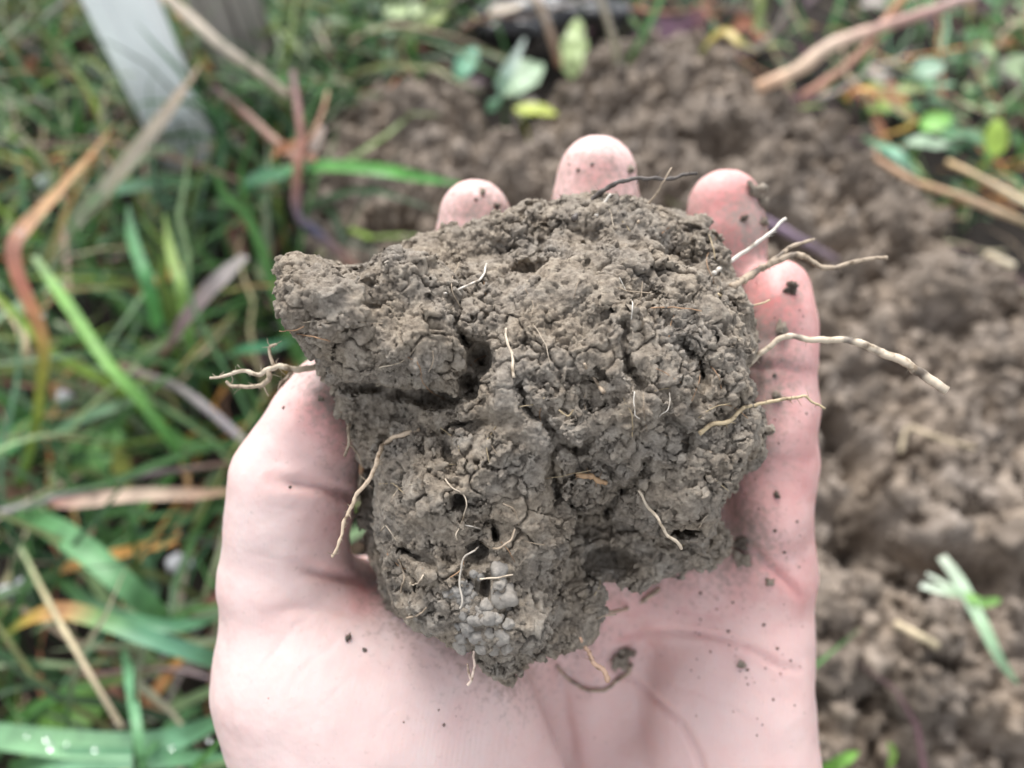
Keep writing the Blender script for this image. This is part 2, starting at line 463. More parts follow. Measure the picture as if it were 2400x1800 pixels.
cand = np.c_[r.uniform(hx[0], hx[-1], 16000), r.uniform(hy[0], hy[-1], 16000)]
ch, cd = heap_h(cand); ok = cd > 0.0
cand, ch = cand[ok], ch[ok]
size = np.clip(r.lognormal(-6.5, 0.65, len(cand)), 0.0008, 0.01)
order = np.argsort(-size)
big = order[:240]; rest = order[240:3800]; tiny = order[3800:9000]
crumb_meshes = []
for s, (V, Fc) in enumerate(ICO3 + ICO3[:2]):
    V = V * np.array([(1.2, 0.8, 0.7), (0.9, 1.15, 0.8), (1.0, 0.7, 1.1), (1.25, 1.0, 0.6), (0.7, 1.1, 1.0), (1.1, 0.6, 0.9)][s])
    V = V * (1 + 0.18 * fbm(V * 5 + s, 2))[:, None]
    me = new_mesh('crumb', V, Fc); me.materials.append(M_heap); crumb_meshes.append(me)
for i in big:
    o = link('crumb', crumb_meshes[int(i) % 6], None, heap, (cand[i, 0], cand[i, 1], ch[i] + size[i] * 0.25))
    o.scale = (size[i],) * 3; o.rotation_euler = tuple(r.uniform(0, 6.28, 3))
V, Fc = scatter(ICO, np.c_[cand, ch + size * 0.3][rest], size[rest], r)
V2, F2 = scatter(ICO1, np.c_[cand, ch + size * 0.3][tiny], size[tiny], r)
tag(obj('fine_crumbs', np.concatenate([V, V2]), np.concatenate([Fc, F2 + len(V)]), M_heap, heap), kind='stuff')

# ------------------------------------------------------------------ signed distance helpers (camera-aligned mm)
def smin(a, b, k):
    h = np.clip(0.5 + 0.5 * (b - a) / k, 0, 1)
    return b + (a - b) * h - k * h * (1 - h)
def sd_cap(P, a, b, ra, rb):
    ab = b - a; t = np.clip(((P - a) @ ab) / (ab @ ab), 0, 1)
    return np.linalg.norm(P - a - t[:, None] * ab, axis=1) - (ra + (rb - ra) * t)
def sd_ell(P, c, rad):
    q_ = P - c; k0 = np.linalg.norm(q_ / rad, axis=1); k1 = np.linalg.norm(q_ / (rad * rad), axis=1)
    return k0 * (k0 - 1) / np.maximum(k1, 1e-6)
def grid(lo, hi, h):
    ns = np.ceil((np.asarray(hi) - lo) / h).astype(int) + 1
    a = [lo[i] + np.arange(ns[i]) * h for i in range(3)]
    X = np.meshgrid(*a, indexing='ij')
    return np.stack([x.ravel() for x in X], 1).astype(np.float32), tuple(ns)

def sparse_eval(fn, GP, ns, b, margin):      # coarse pass first, fine values only near the surface
    G3 = GP.reshape(ns + (3,))
    co = G3[::b, ::b, ::b]; fc = fn(co.reshape(-1, 3).astype(np.float64)).reshape(co.shape[:3])
    ix = [np.minimum((np.arange(n_) + b // 2) // b, fc.shape[i] - 1) for i, n_ in enumerate(ns)]
    out = fc[np.ix_(*ix)].astype(np.float32)
    m = np.abs(out) < margin
    Q = G3[m]; out[m] = np.concatenate([fn(Q[i:i + 40000]) for i in range(0, len(Q), 40000)])
    return out

# outline of the clod in the photograph (used for its shape and for the soil film on the skin round it)
OUT = np.array([(580, 590), (600, 560), (640, 537), (690, 548), (735, 580), (780, 572), (830, 545), (900, 505), (1000, 490), (1090, 450), (1180, 437), (1300, 412), (1400, 425), (1520, 480),
                (1570, 560), (1600, 625), (1640, 690), (1645, 760), (1610, 795), (1640, 880), (1672, 960), (1645, 1010), (1590, 1060), (1568, 1100), (1585, 1170),
                (1540, 1235), (1430, 1250), (1365, 1272), (1340, 1268), (1312, 1264), (1303, 1330), (1272, 1385), (1205, 1410), (1130, 1430), (1105, 1485), (1050, 1465), (1020, 1425), (950, 1380),
                (852, 1342), (812, 1285), (778, 1110), (768, 1010), (726, 905), (700, 865), (690, 815), (645, 765), (612, 690)], float) * 2400 / 2212
gu, gvv = np.meshgrid(np.arange(500, 1960, 5.0), np.arange(350, 1720, 5.0), indexing='ij')
OUTD = pseg(np.c_[gu.ravel(), gvv.ravel()], OUT).reshape(gu.shape)
def img_lookup(img, u, v):
    x = np.clip((u - 500) / 5.0, 0, img.shape[0] - 1.001); y = np.clip((v - 350) / 5.0, 0, img.shape[1] - 1.001)
    i, j = x.astype(int), y.astype(int); fx, fy = x - i, y - j
    return img[i, j] * (1 - fx) * (1 - fy) + img[i + 1, j] * fx * (1 - fy) + img[i, j + 1] * (1 - fx) * fy + img[i + 1, j + 1] * fx * fy

# ------------------------------------------------------------------ the hand
def chain(P, pts, k=2.5):
    f = None
    for (u0, v0, d0, r0), (u1, v1, d1, r1) in zip(pts[:-1], pts[1:]):
        s = sd_cap(P, C(u0, v0, d0), C(u1, v1, d1), r0, r1)
        f = s if f is None else smin(f, s, k)
    return f
PINKY = [(1822, 682, 130, 5.6), (1822, 760, 129.5, 6.2), (1819, 830, 129.5, 6.3), (1816, 960, 130.5, 6.9), (1812, 1100, 132, 7.2), (1788, 1330, 135, 8.6)]
RING = [(1697, 481, 137, 6.6), (1700, 560, 137.5, 7.0), (1698, 650, 139, 7.1), (1690, 860, 142, 8.0), (1640, 1310, 142, 9.6)]
MIDDLE = [(1399, 412, 137, 7.3), (1396, 500, 138, 7.9), (1392, 580, 140, 8.0), (1385, 830, 145, 8.9), (1450, 1310, 144, 10.3)]
INDEX = [(1112, 508, 136.5, 6.7), (1112, 590, 137.5, 7.2), (1122, 690, 140, 7.6), (1150, 900, 144, 8.6), (1225, 1310, 142, 10.2)]
THUMB = [(768, 915, 123.5, 6.0), (742, 1005, 123, 7.9), (690, 1128, 123.5, 9.7), (674, 1235, 124.5, 9.4), (672, 1365, 126.5, 10.4), (722, 1560, 129, 15.2), (900, 2000, 134, 18.5), (1000, 2350, 142, 17)]
def hand_sdf(P):
    fi = chain(P, PINKY)
    for ch_ in (RING, MIDDLE, INDEX):
        fi = smin(fi, chain(P, ch_), 1.2)
    # pads of the little finger and fingertip
    fi = smin(fi, sd_ell(P, C(1826, 735, 127), np.array([4.6, 6.5, 4.5])), 1.5)
    fi = smin(fi, sd_ell(P, C(1822, 1000, 126.5), np.array([5.2, 7.5, 4.5])), 2)
    fi = smin(fi, sd_ell(P, C(1812, 1200, 128.5), np.array([5.6, 7.5, 5.0])), 2)
    # palm: metacarpals
    pa = chain(P, [(1225, 1310, 142, 10.2), (1130, 1800, 147, 11.5), (1080, 2450, 150, 13)])
    pa = smin(pa, chain(P, [(1450, 1310, 145, 10.3), (1330, 1800, 153, 11), (1240, 2450, 152, 13)]), 6)
    pa = smin(pa, chain(P, [(1640, 1310, 142, 9.6), (1540, 1800, 151, 11), (1400, 2450, 151, 13)]), 6)
    pa = smin(pa, chain(P, [(1788, 1340, 136.5, 9.0), (1755, 1500, 138, 11.0), (1740, 1800, 138, 13.2), (1640, 2250, 141, 14.5), (1520, 2500, 148, 13)]), 6)
    # pads under the fingers and the heel of the palm
    pa = smin(pa, sd_ell(P, C(1660, 1425, 137), np.array([13, 6.0, 6.0])), 5)
    pa = smin(pa, sd_ell(P, C(1700, 1720, 134), np.array([13, 19, 10.0])), 6)
    pa = smin(pa, sd_ell(P, C(1480, 1900, 143), np.array([13, 14, 9.0])), 7)
    th = chain(P, THUMB, 3)
    th = smin(th, sd_ell(P, C(758, 985, 119.5), np.array([5.6, 7.5, 6.5])), 2.5)        # thumb pad
    th = smin(th, sd_ell(P, C(678, 1235, 121), np.array([7.4, 6.5, 6.0])), 2)
    th = smin(th, sd_ell(P, C(908, 1680, 128), np.array([25.5, 21, 15.5])), 7)           # thenar
    th = smin(th, sd_ell(P, C(1040, 1860, 132), np.array([22, 21, 13])), 6)
    web = chain(P, [(740, 1410, 132, 8.5), (930, 1410, 144, 7.5), (1200, 1370, 147, 9)])
    pa = smin(pa, web, 5)
    pa = smin(pa, chain(P, [(760, 1400, 146, 8), (900, 1400, 152, 8), (1100, 1250, 158, 9)]), 4)
    pa = smin(pa, th, 4.5)
    f = smin(fi, pa, 3.5)
    # wrist and forearm, level under the camera
    w0 = C(1230, 2550, 149); dirv = np.array([0.0, -math.sin(PITCH), math.cos(PITCH)]) * 0.9 + np.array([0.05, -0.45, -0.1])
    dirv /= np.linalg.norm(dirv)
    f = smin(f, sd_cap(P, w0 + np.array([-9.0, 0, 0]), w0 + dirv * 150 + np.array([-12.0, 0, 0]), 20, 30), 12)
    f = smin(f, sd_cap(P, w0 + np.array([9.0, 0, 0]), w0 + dirv * 150 + np.array([12.0, 0, 0]), 20, 30), 12)
    return f
hlo = np.array([-64.0, -290.0, -176.0]); hhi = np.array([72.0, 44.0, -40.0])
hs_ = 1.2
GP, ns = grid(hlo, hhi, hs_)
fv = sparse_eval(hand_sdf, GP, ns, 4, 6.5)
Vh, Fh = surface_nets(fv, hlo, hs_); del GP, fv
hm = new_mesh('hand', *subdivide(Vh, Fh))
Vh = coords(hm).astype(float); Nh = normals(hm).astype(float)
def poly_dist(Q, line):
    best = np.full(len(Q), 1e9); line = np.asarray(line, float)
    lo, hi = line.min(0) - 90, line.max(0) + 90
    m = np.where(((Q > lo) & (Q < hi)).all(1))[0]
    if len(m) == 0: return best
    x, y = Q[m, 0], Q[m, 1]; bb = np.full(len(m), 1e18)
    for a, b in zip(line[:-1], line[1:]):
        e = b - a; dx, dy = x - a[0], y - a[1]
        t = np.clip((dx * e[0] + dy * e[1]) / (e @ e), 0, 1)
        bb = np.minimum(bb, (dx - t * e[0]) ** 2 + (dy - t * e[1]) ** 2)
    best[m] = np.sqrt(bb)
    return best
hu, hv = PX(Vh); HQ = np.c_[hu, hv]; pxmm = F / -Vh[:, 2]
front = sstep(0.0, 0.35, Nh[:, 2])
CREASES = [([(640, 1126), (700, 1133), (744, 1140), (830, 1162), (860, 1170)], 0.8, 1.0, 0.2),
           ([(690, 1332), (727, 1338), (780, 1346), (840, 1356), (870, 1362)], 0.9, 0.9, 0.2),
           ([(620, 1440), (700, 1424), (780, 1428), (850, 1440)], 0.8, 0.3, 0.1),
           ([(1450, 1500), (1530, 1484), (1600, 1482), (1690, 1496), (1755, 1518), (1810, 1552), (1871, 1574)], 0.5, 0.55, 0.12),
           ([(1420, 1560), (1483, 1594), (1540, 1640), (1600, 1706), (1645, 1800), (1660, 1900)], 0.55, 0.65, 0.12),
           ([(1300, 1540), (1318, 1620), (1330, 1700), (1350, 1800)], 1.0, 0.35, 0.1),
           ([(1740, 1270), (1765, 1292), (1817, 1337), (1872, 1396)], 0.6, 0.7, 0.2),
           ([(1725, 855), (1770, 862), (1830, 862), (1905, 874)], 0.8, 0.5, 0.12),
           ([(1740, 1075), (1800, 1082), (1895, 1078)], 0.9, 0.25, 0.06),
           ([(1760, 790), (1830, 795), (1905, 790)], 0.8, 0.2, 0.05)] + [
           (ln, 0.32, dp, 0.04) for ln, dp in [([(590, 1600), (640, 1530), (687, 1471), (760, 1420)], 0.14), ([(640, 1690), (700, 1580), (790, 1500)], 0.1), ([(934, 1634), (985, 1664), (1031, 1692), (1080, 1725)], 0.22),
            ([(1610, 1440), (1700, 1450), (1790, 1490)], 0.12), ([(1560, 1600), (1680, 1640), (1800, 1720)], 0.12), ([(850, 1760), (900, 1680), (1000, 1600)], 0.1), ([(600, 1180), (680, 1190), (760, 1195)], 0.08),
            ([(600, 1260), (690, 1272), (790, 1270)], 0.08), ([(580, 1300), (660, 1312), (760, 1318)], 0.1), ([(1640, 1560), (1720, 1600), (1850, 1640)], 0.1), ([(700, 1780), (760, 1650), (860, 1560)], 0.08)]]
disp = np.zeros(len(Vh)); red = np.zeros(len(Vh))
wob = perlin(Vh / 4.0) * 3.0
for line, w, dep, rd in CREASES:
    L = spline(line, 24); d = poly_dist(HQ + np.c_[wob, -wob], L) / pxmm
    e = np.linalg.norm(HQ - L[0], axis=1) / pxmm; e2 = np.linalg.norm(HQ - L[-1], axis=1) / pxmm
    fade = sstep(0, 4, e) * (sstep(0, 4, e2) * 0.7 + 0.3)
    disp -= dep * np.exp(-(d / w) ** 2) * front * fade
    disp += 0.15 * dep * np.exp(-((d - 2.2 * w) / (1.4 * w)) ** 2) * front
    red += rd * np.exp(-(d / (2.2 * w)) ** 2) * front
disp += fbm(Vh / 9.0, 3) * 0.28
Vh += Nh * disp[:, None]
# redder and paler areas of the skin, and soil stains
def spot(u, v, rad): return np.exp(-(((hu - u) ** 2 + (hv - v) ** 2) / rad ** 2))
red += 0.35 * sstep(1450, 1800, hu) * sstep(1700, 1300, hv) + 0.28
red += 0.4 * spot(800, 1010, 90) + 0.35 * spot(800, 1240, 90) + 0.45 * spot(860, 1390, 70)
red += 0.3 * spot(1420, 1400, 200) + 0.25 * spot(1112, 560, 90) + 0.2 * spot(1390, 470, 90) + 0.25 * spot(1700, 560, 100)
red += 0.3 * (spot(1112, 500, 70) + spot(1398, 420, 80) + spot(1697, 480, 80) + spot(1822, 720, 80) + spot(740, 960, 80))
red -= 0.22 * spot(760, 1650, 330) + 0.2 * spot(600, 1250, 120)
stain = np.zeros(len(Vh))
for u, v, rad, a in [(1120, 480, 80, 0.45), (1400, 370, 100, 0.4), (1750, 490, 70, 0.6), (1780, 560, 60, 0.6), (1800, 820, 90, 0.5), (1860, 680, 40, 0.5),
                     (1790, 940, 70, 0.45), (1760, 1230, 60, 0.4), (790, 930, 70, 0.5), (1760, 1300, 90, 0.35), (1250, 1650, 150, 0.1)]:
    stain += a * spot(u, v, rad)
stain += 0.45 * np.exp(-np.maximum(-img_lookup(OUTD, hu, hv), 0) / 60.0) * ((hu > 520) & (hu < 1950) & (hv > 360) & (hv < 1700)) + 0.06
ridge = (0.06 + 0.4 * spot(1090, 1690, 130) + 0.16 * spot(1500, 1750, 300) + 0.12 * spot(1700, 1450, 150)) * (0.35 + 0.65 * sstep(-0.3, 0.4, perlin(Vh / 6.0 + 4)))
hcol = np.clip(np.c_[red, stain, ridge], 0, 1)
hm.vertices.foreach_set('co', Vh.astype(np.float32).ravel()); hm.update()
HAND_BVH = bvh_of(hm)
Wh = W(Vh); horg = np.array([Wh[:, 0].mean(), Wh[:, 1].mean(), Wh[:, 2].min()])
hm.vertices.foreach_set('co', (Wh - horg).astype(np.float32).ravel()); hm.update()
hm.polygons.foreach_set('use_smooth', np.ones(len(hm.polygons), bool))
add_col(hm, hcol); hm.name = 'hand'
hand = link('hand', hm, M_skin, None, tuple(horg))
tag(hand, 'open pale left hand, palm up, thumb out, holding the clod of soil', 'hand')

# ------------------------------------------------------------------ the clod of soil
BLOBS = [(1075, 750, 110, 7, 8, 8.5), (1380, 875, 112.5, 25, 19.5, 17), (1350, 620, 122, 26, 14, 12), (1480, 560, 117, 11, 6, 7), (860, 755, 104, 17, 10.2, 9.5), (960, 800, 103, 10, 6.6, 8.5), (690, 655, 106, 7.5, 8, 7), (1010, 650, 119, 15, 10, 10),
         (1115, 1170, 110, 14.8, 18.5, 13), (1130, 1420, 108, 11.5, 11, 9), (1165, 1560, 109, 4.5, 4.5, 4.5), (1560, 1060, 113, 15, 13, 13), (1590, 1285, 119, 10, 7.5, 8),
         (1420, 1280, 121, 17, 9.5, 9), (1345, 1440, 116, 7, 6.5, 6), (1030, 1450, 130, 14, 9, 7), (930, 1310, 127, 9, 11, 8), (890, 1190, 132, 7, 12, 6), (880, 1060, 130, 7, 9, 6), (1660, 760, 117, 10, 15, 10),
         (940, 965, 119, 13, 9, 9), (1200, 980, 107, 12, 12, 12), (1500, 900, 108, 14, 14, 12), (1490, 1345, 120, 2.6, 3.6, 3)]
HOLES = [(1122, 838, 97, 1.9, 2.7, 9), (1100, 905, 100, 1.6, 2.0, 8), (850, 908, 104, 4.6, 1.1, 7), (930, 925, 104, 4.6, 1.3, 7), (1015, 935, 103, 4.4, 1.5, 8), (1076, 1178, 97, 1.25, 1.25, 6), (1118, 1305, 97, 1.9, 1.7, 7),
         (1430, 1322, 112, 4.2, 2.5, 6.5), (1405, 1252, 108, 7.0, 2.1, 6), (1590, 1236, 109, 3.2, 1.4, 5), (1136, 1385, 97.5, 1.0, 1.7, 5), (1240, 620, 105, 3.0, 1.5, 4),
         (1500, 570, 104, 1.5, 1.3, 4), (880, 715, 95.5, 1.5, 0.5, 2.0)]
CRACKS = [[(1061, 705), (1072, 741), (1069, 771), (1090, 800)], [(1219, 906), (1235, 957), (1279, 989), (1304, 1033), (1292, 1077), (1295, 1122), (1308, 1163)],
          [(1418, 1084), (1437, 1115), (1453, 1150), (1428, 1185), (1421, 1204)], [(1516, 1077), (1510, 1109), (1491, 1122), (1488, 1134), (1459, 1153)],
          [(1320, 1040), (1365, 1060), (1380, 1030)], [(1460, 760), (1462, 820), (1475, 870), (1500, 900)], [(985, 1010), (1040, 1020), (1050, 1000), (1150, 990)],
          [(1060, 1100), (1048, 1065), (1040, 1040)], [(1600, 800), (1640, 860), (1650, 900)],
          [(1560, 980), (1600, 1010), (1610, 1060)], [(940, 1290), (980, 1300), (1010, 1320)], [(1150, 1225), (1165, 1260)]]
def clod_sdf(P):
    f = None
    for u, v, d, a, b, c in BLOBS:
        s = sd_ell(P, C(u, v, d), np.array([a, b, c], float)); f = s if f is None else smin(f, s, 3.0)
    near = np.abs(f) < 7
    Q = P[near]; g = f[near]
    u, v = PX(Q); o = -img_lookup(OUTD, u, v) / (F / -Q[:, 2])
    g = -smin(-(g - 0.6), -(o + 0.4), 3.5)
    g = g - 1.7 * fbm(Q / 9.0, 3) - 0.55 * fbm(Q / 2.6 + 5, 2)
    f1, f2, cid = worley(Q / 6.5 + 0.35 * perlin(Q / 3.0)[:, None] + 3.3)
    msk = sstep(-0.25, 0.35, perlin(Q / 14.0 + 2.2))
    g = g + 1.15 * np.exp(-((f2 - f1) / 0.075) ** 2) * msk - (np.asarray(_jit)[cid, 0] - 0.5) * 0.9
    k1, k2, kc = worley(Q / 2.9 + 0.3 * perlin(Q / 1.3)[:, None] + 8.1)
    ms2 = sstep(-0.25, 0.3, perlin(Q / 8.0 + 6.2))
    g = g + (0.75 * np.exp(-((k2 - k1) / 0.13) ** 2) - (np.asarray(_jit)[kc, 1] - 0.5) * 1.1) * ms2
    for u_, v_, d_, a, b, c in HOLES:
        s = sd_ell(Q, C(u_, v_, d_), np.array([a, b, c], float)) + 0.35 * perlin(Q / 1.6 + 1.7); g = -smin(-g, s, 0.6)
    uv = np.c_[u, v] + np.c_[perlin(Q / 2.0), perlin(Q / 2.0 + 40)] * 9
    for line in CRACKS:
        d = poly_dist(uv, spline(line, 14)) / (F / -Q[:, 2])
        g = g + 2.8 * np.exp(-(d / 0.55) ** 2)
    f[near] = g
    return f
clo = np.array([-40.0, -46.0, -137.0]); chi = np.array([42.0, 34.0, -86.0]); cs_ = 0.45
GP, ns = grid(clo, chi, cs_)
fv = sparse_eval(clod_sdf, GP, ns, 4, 4.5)
fv[[0, -1]] = 5; fv[:, [0, -1]] = 5; fv[:, :, [0, -1]] = 5
Vc, Fc_ = surface_nets(fv, clo, cs_); del GP, fv
# keep only the one connected lump
def components(nv, faces):
    e = np.concatenate([faces[:, [0, 1]], faces[:, [1, 2]], faces[:, [2, 3]], faces[:, [3, 0]]])
    e = np.concatenate([e, e[:, ::-1]]); e = e[np.argsort(e[:, 0], kind='stable')]
    dst, st = np.unique(e[:, 0], return_index=True); lab = np.arange(nv)
    for _ in range(400):
        l2 = lab.copy(); l2[dst] = np.minimum(lab[dst], np.minimum.reduceat(lab[e[:, 1]], st))
        for _k in range(3): l2 = l2[l2]
        if (l2 == lab).all(): break
        lab = l2
    return lab
lab = components(len(Vc), Fc_); main = np.bincount(lab).argmax()
fk = lab[Fc_[:, 0]] == main; Fc_ = Fc_[fk]
used = np.unique(Fc_); remap = np.full(len(Vc), -1); remap[used] = np.arange(len(used))
cm = new_mesh('lump', *subdivide(Vc[used], remap[Fc_]))
Vc = coords(cm).astype(float); Nc = normals(cm).astype(float)
rough_m = 0.12 + 0.88 * sstep(-0.08, 0.3, perlin(Vc / 6.0 + 3.1) + 0.25 * perlin(Vc / 2.5 + 7))
wq = Vc + np.c_[perlin(Vc / 0.7), perlin(Vc / 0.7 + 31), perlin(Vc / 0.7 + 57)] * 0.22
w1, w2, wc = worley(wq / 1.35); x1, x2, xc = worley(wq / 0.62 + 5)
dsp = (np.minimum(w2 - w1, 0.22) * 1.6 - 0.25 + (_jit[wc, 0] - 0.5) * 0.7) * rough_m
dsp += (np.minimum(x2 - x1, 0.4) * 0.6 - 0.12 + (_jit[xc, 1] - 0.5) * 0.34) * (0.3 + 0.7 * rough_m)
dsp += (0.5 - np.abs(perlin(Vc / 1.3 + 3)) * 1.6 + 0.5 * perlin(Vc / 0.55 + 9)) * 0.2
dsp -= 0.4 * sstep(0.38, 0.55, perlin(Vc / 0.9 + 11))
wq = Vc + np.c_[fbm(Vc / 2.2 + 71, 2), fbm(Vc / 2.2 + 83, 2), fbm(Vc / 2.2 + 97, 2)] * 0.9
c1, c2, _ = worley(wq / 4.6 + 2.7); e1, e2, _ = worley(wq / 2.2 + 6.4)
dsp -= 1.25 * np.exp(-((c2 - c1) / 0.045) ** 2) * sstep(-0.3, 0.2, perlin(Vc / 11 + 44))
dsp -= 0.32 * np.exp(-((e2 - e1) / 0.075) ** 2) * sstep(-0.15, 0.3, perlin(Vc / 7 + 51))
Vc += Nc * dsp[:, None]
cm.vertices.foreach_set('co', Vc.astype(np.float32).ravel()); cm.update()
CLOD_BVH = bvh_of(cm); Nc = normals(cm).astype(float)
base_c = W(C(1380, 1250, 130))
clod = empty('soil_clod', base_c)
tag(clod, 'big rough grey-brown clod of soil with roots lying in the palm', 'soil clod')
cm.vertices.foreach_set('co', (W(Vc) - base_c).astype(np.float32).ravel()); cm.update()
cm.polygons.foreach_set('use_smooth', np.ones(len(cm.polygons), bool))
cm.name = 'lump'
link('lump', cm, M_clod, clod, tuple(base_c))
# loose grains sticking to the clod
r = np.random.default_rng(21)
fr = np.where(Nc[:, 2] > -0.2)[0]
pk = r.choice(fr, 9000, replace=False)
pk = pk[(sstep(0.0, 0.45, perlin(Vc[pk] / 4.0 + 60)) * (0.3 + rough_m[pk]) > r.random(len(pk)) * 0.9)]
sz = np.clip(r.lognormal(-1.45, 0.45, len(pk)), 0.1, 0.75)
V, Fc = scatter(ICO, Vc[pk] + Nc[pk] * (sz * 0.1)[:, None], sz, r)
V = V + np.c_[perlin(V / 0.3), perlin(V / 0.3 + 13), perlin(V / 0.3 + 29)] * 0.12
tag(obj('loose_grains', W(V), Fc, M_clod, clod, smooth=False), kind='stuff')

def hit(bvh, u, v):
    d = C(u, v, 1.0); h_ = bvh.ray_cast(Vector((0, 0, 0)), Vector(d / np.linalg.norm(d)))
    return None if h_[0] is None else -h_[0].z
# worm-cast pellets in the low front lobe
PEL = [(1170, 1340, 22), (1172, 1368, 24), (1182, 1398, 32), (1165, 1450, 22), (1190, 1430, 20), (1146, 1447, 20), (1116, 1452, 18), (1098, 1470, 22),
       (1088, 1440, 20), (1085, 1415, 18), (1100, 1424, 14), (1070, 1385, 17), (1092, 1382, 16), (1052, 1390, 15), (1098, 1404, 17), (1110, 1395, 13), (1078, 1402, 14),
       (1120, 1492, 24), (1148, 1482, 22), (1178, 1488, 24), (1192, 1462, 19), (1085, 1490, 18), (1072, 1468, 15), (1080, 1512, 17), (1128, 1520, 18), (1160, 1516, 20),
       (1190, 1515, 16), (1140, 1418, 15), (1130, 1432, 13), (1105, 1366, 13), (1085, 1366, 12), (1110, 1344, 11), (1126, 1350, 12)]
r = np.random.default_rng(31)
bmv = ico(3, 3, 0.0)
for u, v, rp in PEL:
    d = hit(CLOD_BVH, u, v) or 98.0
    d = min(max(d, 96.0), 103.0); rr = rp / (F / d) * r.uniform(0.7, 1.1)
    V, Fc = bmv
    V = V / np.linalg.norm(V, axis=1)[:, None]
    V = V * (1 + 0.42 * fbm(V * 1.0 + u, 2) + 0.1 * fbm(V * 4 + u, 2))[:, None] * r.uniform(0.85, 1.15, 3)
    obj('pellet', W(V * rr + C(u, v, d + rr * r.uniform(0.25, 0.6))), Fc, M_pellet, clod)

# ------------------------------------------------------------------ roots
PALE, TAN, YEL, WHT, DRK, ORG = (0.5, 0.43, 0.33), (0.34, 0.275, 0.2), (0.42, 0.34, 0.21), (0.55, 0.52, 0.46), (0.075, 0.063, 0.055), (0.33, 0.2, 0.11)
def root(pts, w0, w1, col, bvh=CLOD_BVH, lift=0.55, name='root', rough=0.25, n=None, dirt=0.0, parent=clod, dz=0.0):
    ds = []
    for p in pts:
        if len(p) > 2: ds.append(p[2]); continue
        h_ = hit(bvh, p[0], p[1]); ds.append(None if h_ is None else h_ - lift)
    known = [i for i, d in enumerate(ds) if d is not None]
    if not known: ds = [105.0] * len(ds); known = list(range(len(ds)))
    dd = np.interp(np.arange(len(ds)), known, [ds[i] for i in known]) + dz
    P = spline([C(p[0], p[1], d) for p, d in zip(pts, dd)], n or max(10, len(pts) * 6))
    t = np.linspace(0, 1, len(P))
    R = (w0 + (w1 - w0) * t) * 0.41 / (F / np.mean(dd))
    R = R * (1 + rough * perlin(np.c_[t * len(P) / 2.2, t * 0 + pts[0][0], t * 0])) 
    P = P + np.c_[perlin(P / 1.5), perlin(P / 1.5 + 9), perlin(P / 1.5 + 20)] * min(0.25, 0.5 * R.mean() + 0.1)
    V, Fc = tube(P, R, 8 if w0 > 7 else 6)
    k = np.repeat(t, 8 if w0 > 7 else 6)
    c = np.tile(np.array(col), (len(V), 1))
    if dirt:
        m = (sstep(0.0, 0.35, perlin(np.c_[k * len(pts) * 1.3, k * 0 + pts[0][1], k * 0])) * dirt)[:, None]
        c = c * (1 - m) + np.array(DRK) * m
    if w0 > 8.5:             # fine side hairs
        rr_ = np.random.default_rng(int(pts[0][0] * 3 + pts[0][1])); V = [V]; c = [c]; k0 = len(V[0])
        for _ in range(int(len(P) * 0.45)):
            p0 = P[rr_.integers(1, len(P) - 1)]; dv = rr_.normal(size=3); dv /= np.linalg.norm(dv); L = rr_.uniform(0.3, 1.5)
            Vt, Ft = tube(np.array([p0, p0 + dv * L * 0.5, p0 + dv * L + rr_.normal(size=3) * 0.25]), [0.07, 0.05, 0.02], 4)
            V.append(Vt); c.append(np.tile(np.array(col) * 0.8, (len(Vt), 1))); Fc = Fc + [tuple(i + k0 for i in f_) for f_ in Ft]; k0 += len(Vt)
        V = np.concatenate(V); c = np.concatenate(c)
    return obj(name, W(V), Fc, M_root, parent, col=c)
root([(1745, 862, 112), (1802, 813, 111), (1846, 788, 110), (1900, 795, 109), (1962, 797, 108), (2016, 802, 107), (2052, 821, 107), (2106, 842, 106), (2161, 875, 105), (2218, 915, 104)], 15, 27, PALE, dirt=0.75, n=70)
root([(1640, 1017), (1668, 995), (1713, 985), (1738, 957), (1785, 947, 106), (1827, 938, 106), (1871, 930, 106), (1889, 929, 106), (1907, 944, 106), (1936, 956, 106)], 14, 7, YEL)
root([(1345, 515), (1380, 475, 113), (1416, 447, 112), (1448, 428, 111), (1480, 419, 111), (1527, 419, 111), (1575, 416, 111), (1635, 405, 111)], 17, 9, DRK, rough=0.6)
root([(1575, 395, 111), (1556, 422, 111), (1543, 447, 112), (1511, 492, 113), (1495, 520)], 4, 9, TAN)
root([(1395, 505), (1410, 485, 111), (1432, 455, 110.5)], 11, 7, WHT)
root([(1670, 640), (1717, 609, 114), (1758, 580, 114), (1800, 549, 114), (1842, 513, 114)], 13, 9, WHT)
root([(1715, 672), (1774, 636, 116), (1802, 618, 116), (1831, 596, 116), (1860, 575, 116), (1907, 562, 116)], 24, 8, TAN, dirt=0.6, rough=0.4)
root([(1802, 618, 116), (1860, 598, 115.5), (1890, 605, 115), (1936, 629, 115), (1998, 614, 115), (2081, 602, 115)], 20, 11, TAN, dirt=0.5, rough=0.4)
root([(1683, 690), (1723, 712, 113), (1752, 719, 112), (1806, 703, 112)], 8, 5, YEL)
root([(740, 860, 113), (687, 866, 110), (653, 857, 109), (626, 868, 109), (608, 877, 109), (577, 870, 109), (549, 872, 109), (525, 881, 109), (495, 888, 109)], 20, 7, PALE, rough=0.35)
root([(628, 870, 109), (630, 888, 109), (608, 902, 109), (577, 906, 109), (545, 904, 109), (530, 892, 109)], 16, 9, TAN, rough=0.35)
root([(642, 862, 109), (634, 838, 109), (633, 814, 109), (650, 808, 109)], 11, 7, TAN)
root([(684, 868, 110), (672, 884, 109), (660, 897, 109), (651, 911, 109)], 12, 6, TAN)
root([(617, 902, 109), (623, 915, 109), (631, 929, 109)], 5, 3, TAN)
